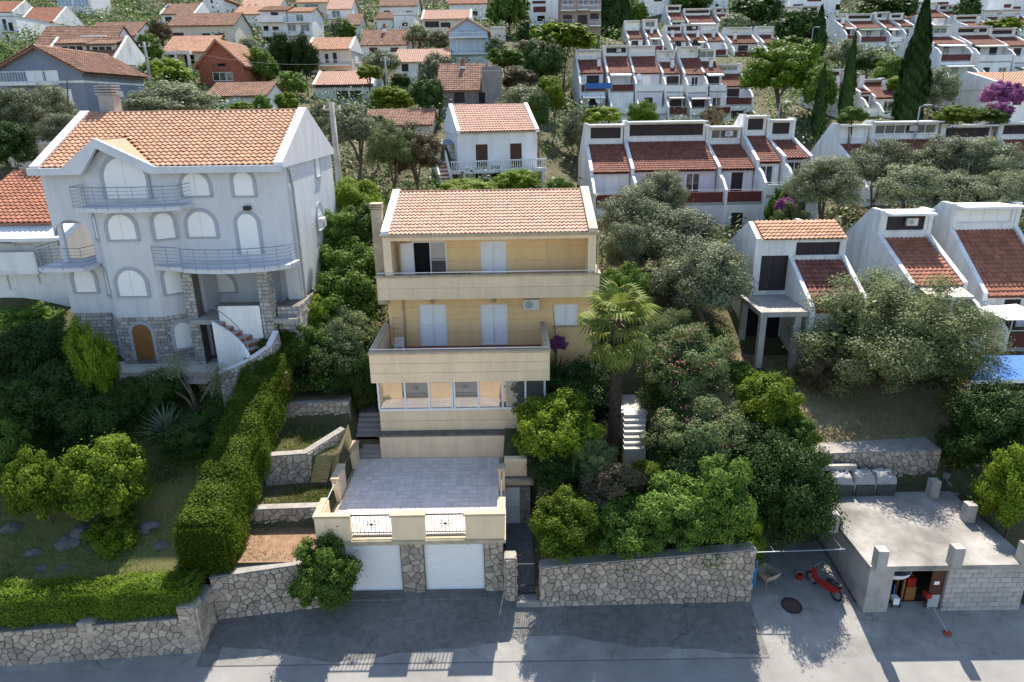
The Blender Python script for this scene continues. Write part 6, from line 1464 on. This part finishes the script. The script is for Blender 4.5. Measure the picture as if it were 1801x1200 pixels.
# contents of the doorway
t = thing('white_tub', 'white boat shaped tub on a wooden stand inside the garage doorway', 'tub', (dx0+.55, gy0+.75, -.28))
m = MB(); pr = [(.62,.3),(.55,.22),(.40,0)]; n = 16; vs = []
for r_, z in ((.30,1.15),(.44,1.28),(.50,1.45),(.46,1.45),(.38,1.26)): vs += [(r_*1.25*math.cos(2*math.pi*k/n), r_*.8*math.sin(2*math.pi*k/n), z) for k in range(n)]
m.add(vs, [(i*n+k, i*n+(k+1) % n, (i+1)*n+(k+1) % n, (i+1)*n+k) for i in range(4) for k in range(n)]+[tuple(range(n))]); m.build('hull', M_white_pl, t, smooth=True)
for x in (-.3, .3):
    for y in (-.2, .2): MB().box(x-.035, x+.035, y-.035, y+.035, 0, 1.16).build('leg', M_wood, t)
for k, (x, c) in enumerate(((-.2, M_white_pl), (.15, M_steel))): MB().lathe([(.1,0),(.12,.2),(.05,.28),(.05,.34)], 10, (x, 0, 1.32)).build('canister', c, t)
t = thing('fuel_can', 'red plastic can hanging in the garage doorway', 'can', (dx0+1.2, gy0+.7, -.28)); mr_ = mat('red_plastic', (.30,.02,.015), .4, .1, 5.)
MB().box(-.17, .17, -.11, .11, .75, 1.15).build('body', mr_, t); MB().tube([(-.1,0,1.15),(-.06,0,1.24),(.06,0,1.24),(.1,0,1.15)], .02, 6).build('handle', mr_, t); MB().box(-.2, .2, -.15, .15, 0, .75).build('crate', M_wood, t)
t = thing('wheel_trolley', 'small white and blue wheeled trolley on the garage floor', 'trolley', (dx0+.45, gy0+.3, -.28))
for x in (-.16, .16): q = MB(); q.tube([(x, .14*math.cos(a), .16+.14*math.sin(a)) for a in [2*math.pi*k/14 for k in range(15)]], .03, 6).build('wheel', M_iron, t)
MB().box(-.12, .12, -.12, .16, .2, .5).build('body', M_white_pl, t); MB().tube([(0,.1,.4),(0,.2,.95)], .02, 6).build('handle', mat('blue_paint', (.05,.2,.5), .4, .1, 5.), t)
t = thing('brush_cutter', 'brush cutter with red head leaning out of the garage doorway', 'tool', (dx0+1.75, gy0-1.0, zdrive(gy0-1.0)))
MB().tube([(.15,-.0,.08),(-.05,.75,.62),(-.14,1.1,.9)], .018, 6).build('shaft', M_steel, t); MB().box(-.26,-.04,1.0,1.25,.86,1.08).build('engine', mr_, t)
MB().tube([(-.38,.72,.72),(-.06,.76,.62),(.28,.72,.7)], .016, 6).build('handlebar', M_iron, t); q = MB(); q.lathe([(.02,0),(.17,.02),(.13,.07),(.03,.09)], 10, (.15, 0, .02)); q.build('cutting_guard', mat('rusty_orange', (.30,.07,.03), .7, .2, 5.), t)
# yard things
def on_yard(px, py): 
    p = PZ(px, py, 0.0)
    for _ in range(6): z = zdrive(min(p.y, 22.6))+max(0, p.y-22.6)*.12; p = PZ(px, py, z)
    return p
p = on_yard(1447, 1040); t = thing('moped', 'old red moped leaning on the concrete garage flank', 'moped', p, R(28))
for y in (-.6, .6):
    w_ = MB().tube([(0, y+.25*math.cos(a), .27+.25*math.sin(a)) for a in [2*math.pi*k/18 for k in range(19)]], .045, 6).build('wheel', M_iron, t)
    q = MB()
    for k in range(6): a = math.pi*k/6; q.tube([(0, y+.23*math.cos(a), .27+.23*math.sin(a)), (0, y-.23*math.cos(a), .27-.23*math.sin(a))], .006, 4)
    q.build('spokes', M_steel, w_)
MB().prism([(-.6,.35),(-.75,.62),(-.2,.66),(.1,.42),(.42,.5),(.52,.85),(.60,.85),(.55,.35),(.1,.25),(-.3,.25)], 'x', -.09, .09).build('body', mr_, t)
MB().box(-.11, .11, -.72, -.12, .66, .76).build('saddle', M_iron, t); MB().tube([(-.3,.5,.98),(0,.56,.92),(.3,.5,.98)], .016, 6).build('handlebar', M_steel, t); MB().tube([(0,.6,.27),(0,.53,.92)], .03, 6).build('fork', M_steel, t)
p = on_yard(1350, 1028); t = thing('wheelbarrow', 'grey wheelbarrow tipped against the stone wall end', 'wheelbarrow', p, R(25))
m = MB(); m.add([(-.3,-.2,.35),(.3,-.2,.35),(.24,.35,.3),(-.24,.35,.3),(-.38,-.32,.68),(.38,-.32,.68),(.34,.55,.62),(-.34,.55,.62)], [(0,1,2,3),(0,1,5,4),(1,2,6,5),(2,3,7,6),(3,0,4,7)]); m.build('tray', M_cap, t)
for x in (-.25, .25): MB().tube([(x*.4,.8,.2),(x,.2,.33),(x*1.1,-.85,.62)], .018, 6).build('handle', M_steel, t); MB().tube([(x,-.1,.34),(x*1.1,-.2,0)], .018, 6).build('leg', M_steel, t)
MB().tube([(0,.8+.17*math.cos(a),.19+.17*math.sin(a)) for a in [2*math.pi*k/14 for k in range(15)]], .04, 6).build('wheel', M_iron, t)
p = on_yard(1324, 1030); t = thing('blue_pipe', 'bright blue plastic pipe standing at the wall end', 'pipe', p)
MB().tube([(0,0,0),(.03,.05,1.3)], .09, 12).build('pipe', mat('blue_plastic', (.03,.22,.50), .45, .1, 5.), t); MB().lathe([(.12,0),(.12,.12)], 12, (0,0,0)).build('collar', mat('blue_plastic', (0,0,0)), t)
p = on_yard(1405, 1018); t = thing('red_bucket', 'small red bucket on the yard concrete', 'bucket', p); MB().lathe([(.11,0),(.15,.26),(.13,.26),(.1,.02)], 12).build('bucket', mr_, t); MB().tube([(-.14,0,.26),(0,.05,.36),(.14,0,.26)], .01, 5).build('handle', M_steel, t)
p = on_yard(1392, 1066); t = thing('manhole_cover', 'round rusty manhole cover in the yard concrete', 'manhole cover', p+Vector((0,0,.03))); t.rotation_euler = (R(9), 0, 0); rm_ = mat('rusty_iron', (.07,.045,.035), .8, .3, 8.)
MB().lathe([(.34,0),(.34,.012),(0,.012)], 24).build('lid', rm_, t); MB().lathe([(.41,-.002),(.41,.008),(.35,.008),(.35,-.002)], 24).build('ring', M_iron, t)
a, b = PY(1320, 972, 23.4), PY(1486, 966, 23.4); t = wthing('pergola_frame', 'thin metal pergola frame over the yard', 'pergola', (a.x, 23.4, -.2))
MB().tube([a, b], .022, 6).build('front_pole', M_steel, t)
for f_ in (.25, .5, .75, .97): q = a.lerp(b, f_); MB().tube([q, q+Vector((-.05, 1.9, .05))], .013, 6).build('cross_pole', M_steel, t)
MB().tube([a+Vector((0,1.9,.04)), b+Vector((0,1.9,.04))], .013, 6).build('rear_pole', M_steel, t); MB().tube([(a.x+.1,23.4,-.2),(a.x+.1,23.4,a.z)], .025, 6).build('post', M_steel, t)
# bags on the garage terrace
for k, px in enumerate((1459, 1497, 1533)):
    p = PZ(px, 846, 2.02); p.y = 27.95; lab = ('white bulk bag of rubble beside the ivy, on the concrete garage roof', 'middle white bulk bag of rubble behind the dark box', 'white bulk bag of rubble with loose plastic on top')[k]
    t = thing('bulk_bag', lab, 'bag', (p.x, p.y, 1.98)); me = bpy.data.meshes.new('bag'); bm = bmesh.new(); bmesh.ops.create_cube(bm, size=1); bmesh.ops.subdivide_edges(bm, edges=bm.edges, cuts=5, use_grid_fill=True); rs = random.Random(k)
    for v in bm.verts:
        r_ = 1+.18*(1-(abs(v.co.z)*2)**2); v.co.x *= .8*r_; v.co.y *= .7*r_; v.co.z = (v.co.z+.5)*.95+(.09*rs.uniform(-1, 1) if v.co.z > .2 else 0); v.co.x += rs.uniform(-.02, .02); v.co.y += rs.uniform(-.02, .02)
    bm.to_mesh(me); bm.free(); me.materials.append(mat('bag_fabric', (.36,.35,.35), .7, .2, 6., .3, 20)); _link0('bag', me, t)
    q = MB(); q.box(-.42, .42, -.5, -.42, .0, .55); q.build('dark_skirt', mat('dark_tarpaulin', (.06,.065,.06), .7, .2, 4.), t)
    for x in (-.3, .3): MB().tube([(x,0,.9),(x*1.1,.02,1.08),(x*.7,.05,.92)], .02, 5).build('loop', M_white_pl, t)
t = thing('concrete_beam', 'long concrete beam lying against the stone retaining wall', 'beam', (14.9, 28.25, 2.0)); MB().box(-.9, 1.1, -.12, .12, .95, 1.2).build('beam', M_conc, t); MB().box(-.6, -.4, -.12, .12, 0, .95).build('support', M_conc, t); MB().box(.6, .8, -.12, .12, 0, .95).build('support', M_conc, t)
SS = wthing('stone_steps', 'worn stone steps climbing beside the stone retaining wall', 'steps', (21, 27, .5))
for k in range(10): MB().box(20.5, 22.2, 26.2+.36*k, 26.7+.36*k, 0, .7+.3*k).build('step', M_conc, SS)
GS = wthing('garden_stair', 'pale stone garden stair beside the palm', 'steps', (5, 29, 3.5))
for k in range(7):
    p0 = PY(1098, 790-10*k, 29.0+.32*k); p1 = PY(1136, 790-10*k, 29.0+.32*k); MB().box(p0.x, p1.x, 29.0+.32*k, 29.4+.32*k, 2.5, p0.z).build('step', mat('pale_step', (.50,.47,.43), .9, .12, 3., .2, 40), GS)
p0 = PY(1090, 725, 31.3); MB().box(p0.x-.4, p0.x+1.6, 31.25, 33.5, 2.5, p0.z).build('landing', mat('pale_step', (0,0,0)), GS)
# blue sun roof and white parasol at the nearest row
BA = wthing('blue_awning', 'blue tarpaulin sun roof with scalloped white edge at the lowest terraced house', 'awning', (27, 36, 5))
q = [PY(1708, 668, 31.8), PY(1840, 672, 31.8), PY(1840, 605, 34.4), PY(1735, 605, 34.4)]
zA = PY(1760, 668, 31.8).z; q = [Vector((v.x, v.y, zA+(v.y-31.8)*.12)) for v in q]
MB().add(q+[v-Vector((0,0,.04)) for v in q], [(0,1,2,3),(4,7,6,5),(0,1,5,4),(1,2,6,5),(2,3,7,6),(3,0,4,7)]).build('canvas', mat('blue_canvas', (.05,.16,.42), .7, .1, 2.), BA)
MB().add([q[0]+Vector((0,-.02,.0)), q[1]+Vector((0,-.02,.0)), q[1]+Vector((0,-.02,-.2)), q[0]+Vector((0,-.02,-.2))], [(0,1,2,3)]).build('valance', M_white, BA)
for v in q: MB().tube([v-Vector((0,0,.05)), (v.x, v.y, ground(v.x, v.y)-.3)], .04, 6).build('post', M_white_pl, BA)
p = PY(1785, 545, 37.2); t = thing('parasol', 'white square parasol above the blue sun roof', 'parasol', (p.x, p.y, p.z-2.4)); MB().add([(-1.3,-1.3,2.2),(1.3,-1.3,2.2),(1.3,1.3,2.2),(-1.3,1.3,2.2),(0,0,2.75)], [(0,1,4),(1,2,4),(2,3,4),(3,0,4)]).build('canopy', M_white, t); MB().tube([(0,0,0),(0,0,2.7)], .03, 8).build('pole', M_white_pl, t)
# poles, lamps, wires
def pole(px, pt, pb, Y, label, r=.13, lamp=False, cross=True):
    a = PY(px, pt, Y); z = min(ground(a.x, Y), PY(px, pb, Y).z); t = thing('street_lamp' if lamp else 'utility_pole', label, 'street lamp' if lamp else 'pole', (a.x, Y, z)); h_ = a.z-z
    MB().tube([(0,0,-.2),(0,0,h_)], [r*1.3, r*.8], 10).build('pole', M_conc if not lamp else M_steel, t, smooth=True)
    if lamp: MB().tube([(0,0,h_),(.5,-.1,h_+.15)], .05, 6).build('arm', M_steel, t); MB().box(.3,.95,-.22,.05,h_+.1,h_+.2).build('lamp_head', M_white_pl, t)
    elif cross: MB().box(-.6,.6,-.06,.06,h_-.5,h_-.38).build('cross_arm', M_conc, t); [MB().lathe([(.05,0),(.07,.08),(.03,.18)], 8, (x,0,h_-.38)).build('insulator', M_white_pl, t) for x in (-.5, 0, .5)]
    return a
A1 = pole(583, 180, 320, 47, 'concrete utility pole behind the flank of the pale grey house', .2)
A2 = pole(253, 74, 148, 78, 'slim utility pole beside the dormer house', .16)
A3 = pole(677, 100, 158, 92, 'wooden utility pole between the pink roofed houses', .13)
pole(1372, 182, 214, 68, 'street lamp in front of the umbrella pine', .07, True); pole(1618, 188, 216, 66, 'street lamp beside the tallest cypress', .07, True); pole(1430, 50, 82, 118, 'globe street lamp below the dark trees', .07, True)
def wire(a, b, sag, label):
    pts = [Vector(a).lerp(Vector(b), i/14)-Vector((0,0,sag*4*(i/14)*(1-i/14))) for i in range(15)]; t = thing('overhead_wire', label, 'wire', a); q = MB().tube(pts, .018, 4).build('cable', M_iron, t); q.location = -Vector(a)
wire(A1, PY(640, 318, 49), .3, 'stay wire running down from the concrete utility pole'); wire(A2, PY(110, 30, 122), 1.0, 'overhead wire from the slim pole to the upper houses'); wire(A2, A3, 1.5, 'overhead wire between the slim pole and the wooden pole')
# car parked behind the cream house
p = PY(655, 322, 51); t = thing('car', 'pale car parked under the trees behind the cream house', 'car', (p.x, 51, ground(p.x, 51)), R(8)); mp_ = mat('pale_car_paint', (.45,.47,.50), .3, .03, 2., metal=.3)
MB().prism([(-2.0,.35),(-2.05,.75),(-1.3,.9),(-.7,1.38),(.8,1.4),(1.5,.95),(2.05,.85),(2.1,.35)], 'y', -.82, .82).build('body', mp_, t)
MB().prism([(-1.15,.93),(-.68,1.33),(.75,1.35),(1.32,.95)], 'y', -.835, .835).build('windows', M_glass, t)
for x in (-1.3, 1.3):
    for y in (-.8, .8): q = MB().lathe([(.1,-.1),(.31,-.1),(.31,.1),(.1,.1)], 14).build('wheel', M_iron, t); q.rotation_euler = (R(90), 0, 0); q.location = (x, y, .31)
for y in (-.55, .55): MB().box(-2.08, -1.98, y-.18, y+.18, .6, .74).build('headlight', M_pvc, t)
# rocks in the garden
for k, (px, py, r_) in enumerate(((60,972,.42), (120,955,.6), (75,1000,.3), (110,1000,.28), (265,925,.45), (285,960,.4), (255,935,.3), (150,935,.7), (20,930,.5))):
    p = PZ(px, py, 2.4)
    for _ in range(5): p = PZ(px, py, ground(p.x, p.y))
    t = thing('rock', ['pale boulder on the lawn', 'broad grey boulder of the rock border', 'small stone below the pale boulder', 'small stone beside the low hedge', 'grey rock under the yellow green shrub', 'flat rock at the edge of the shrub', 'small rock beside the flat rock', 'long dark rock of the border', 'dark rock at the end of the border'][k], 'rock', p)
    bm = bmesh.new(); bmesh.ops.create_icosphere(bm, subdivisions=2, radius=r_*.7); rs = random.Random(k)
    for v in bm.verts: s_ = 1+rs.uniform(-.16, .16); v.co = Vector((v.co.x*1.25*s_, v.co.y*s_, v.co.z*.62*s_))
    me = bpy.data.meshes.new('rock'); bm.to_mesh(me); bm.free(); me.materials.append(mat('garden_rock', (.13,.125,.115), .9, .35, 3., .6, 12)); _link0('rock', me, t)

# small things on the upper row
p0, p1 = PY(1029, 147, 102.2), PY(1076, 156, 102.2); t = wthing('balcony_screen', 'bright blue canvas screen on the end balcony of the upper row', 'screen', (p0.x, 102.2, p1.z-.4))
MB().box(p0.x, p1.x, 102.15, 102.2, p1.z, p0.z).build('canvas', mat('blue_canvas', (0,0,0)), t)
for x in (p0.x, p1.x): MB().box(x-.03, x+.03, 102.14, 102.24, p1.z-.5, p0.z+.05).build('post', M_steel, t)
for px, py, Y, lb in ((1192, 78, 108, 'dark satellite dish on the upper row roof beside the red pot'), (1222, 76, 108.5, 'dark satellite dish further along the upper row roof'), (1124, 137, 104, 'white satellite dish on an upper row facade'), (1052, 178, 101, 'white satellite dish under the blue screen')):
    p = PY(px, py, Y); t = thing('satellite_dish', lb, 'satellite dish', p); q = MB(); q.lathe([(.02,0),(.3,.04),(.52,.16),(.50,.17),(.28,.06)], 14); o = q.build('dish', M_iron if 'dark' in lb else M_white_pl, t); o.rotation_euler = (R(62), 0, R(20)); MB().tube([(0,.05,0),(0,.1,-1.2)], .04, 6).build('mast', M_steel, t)
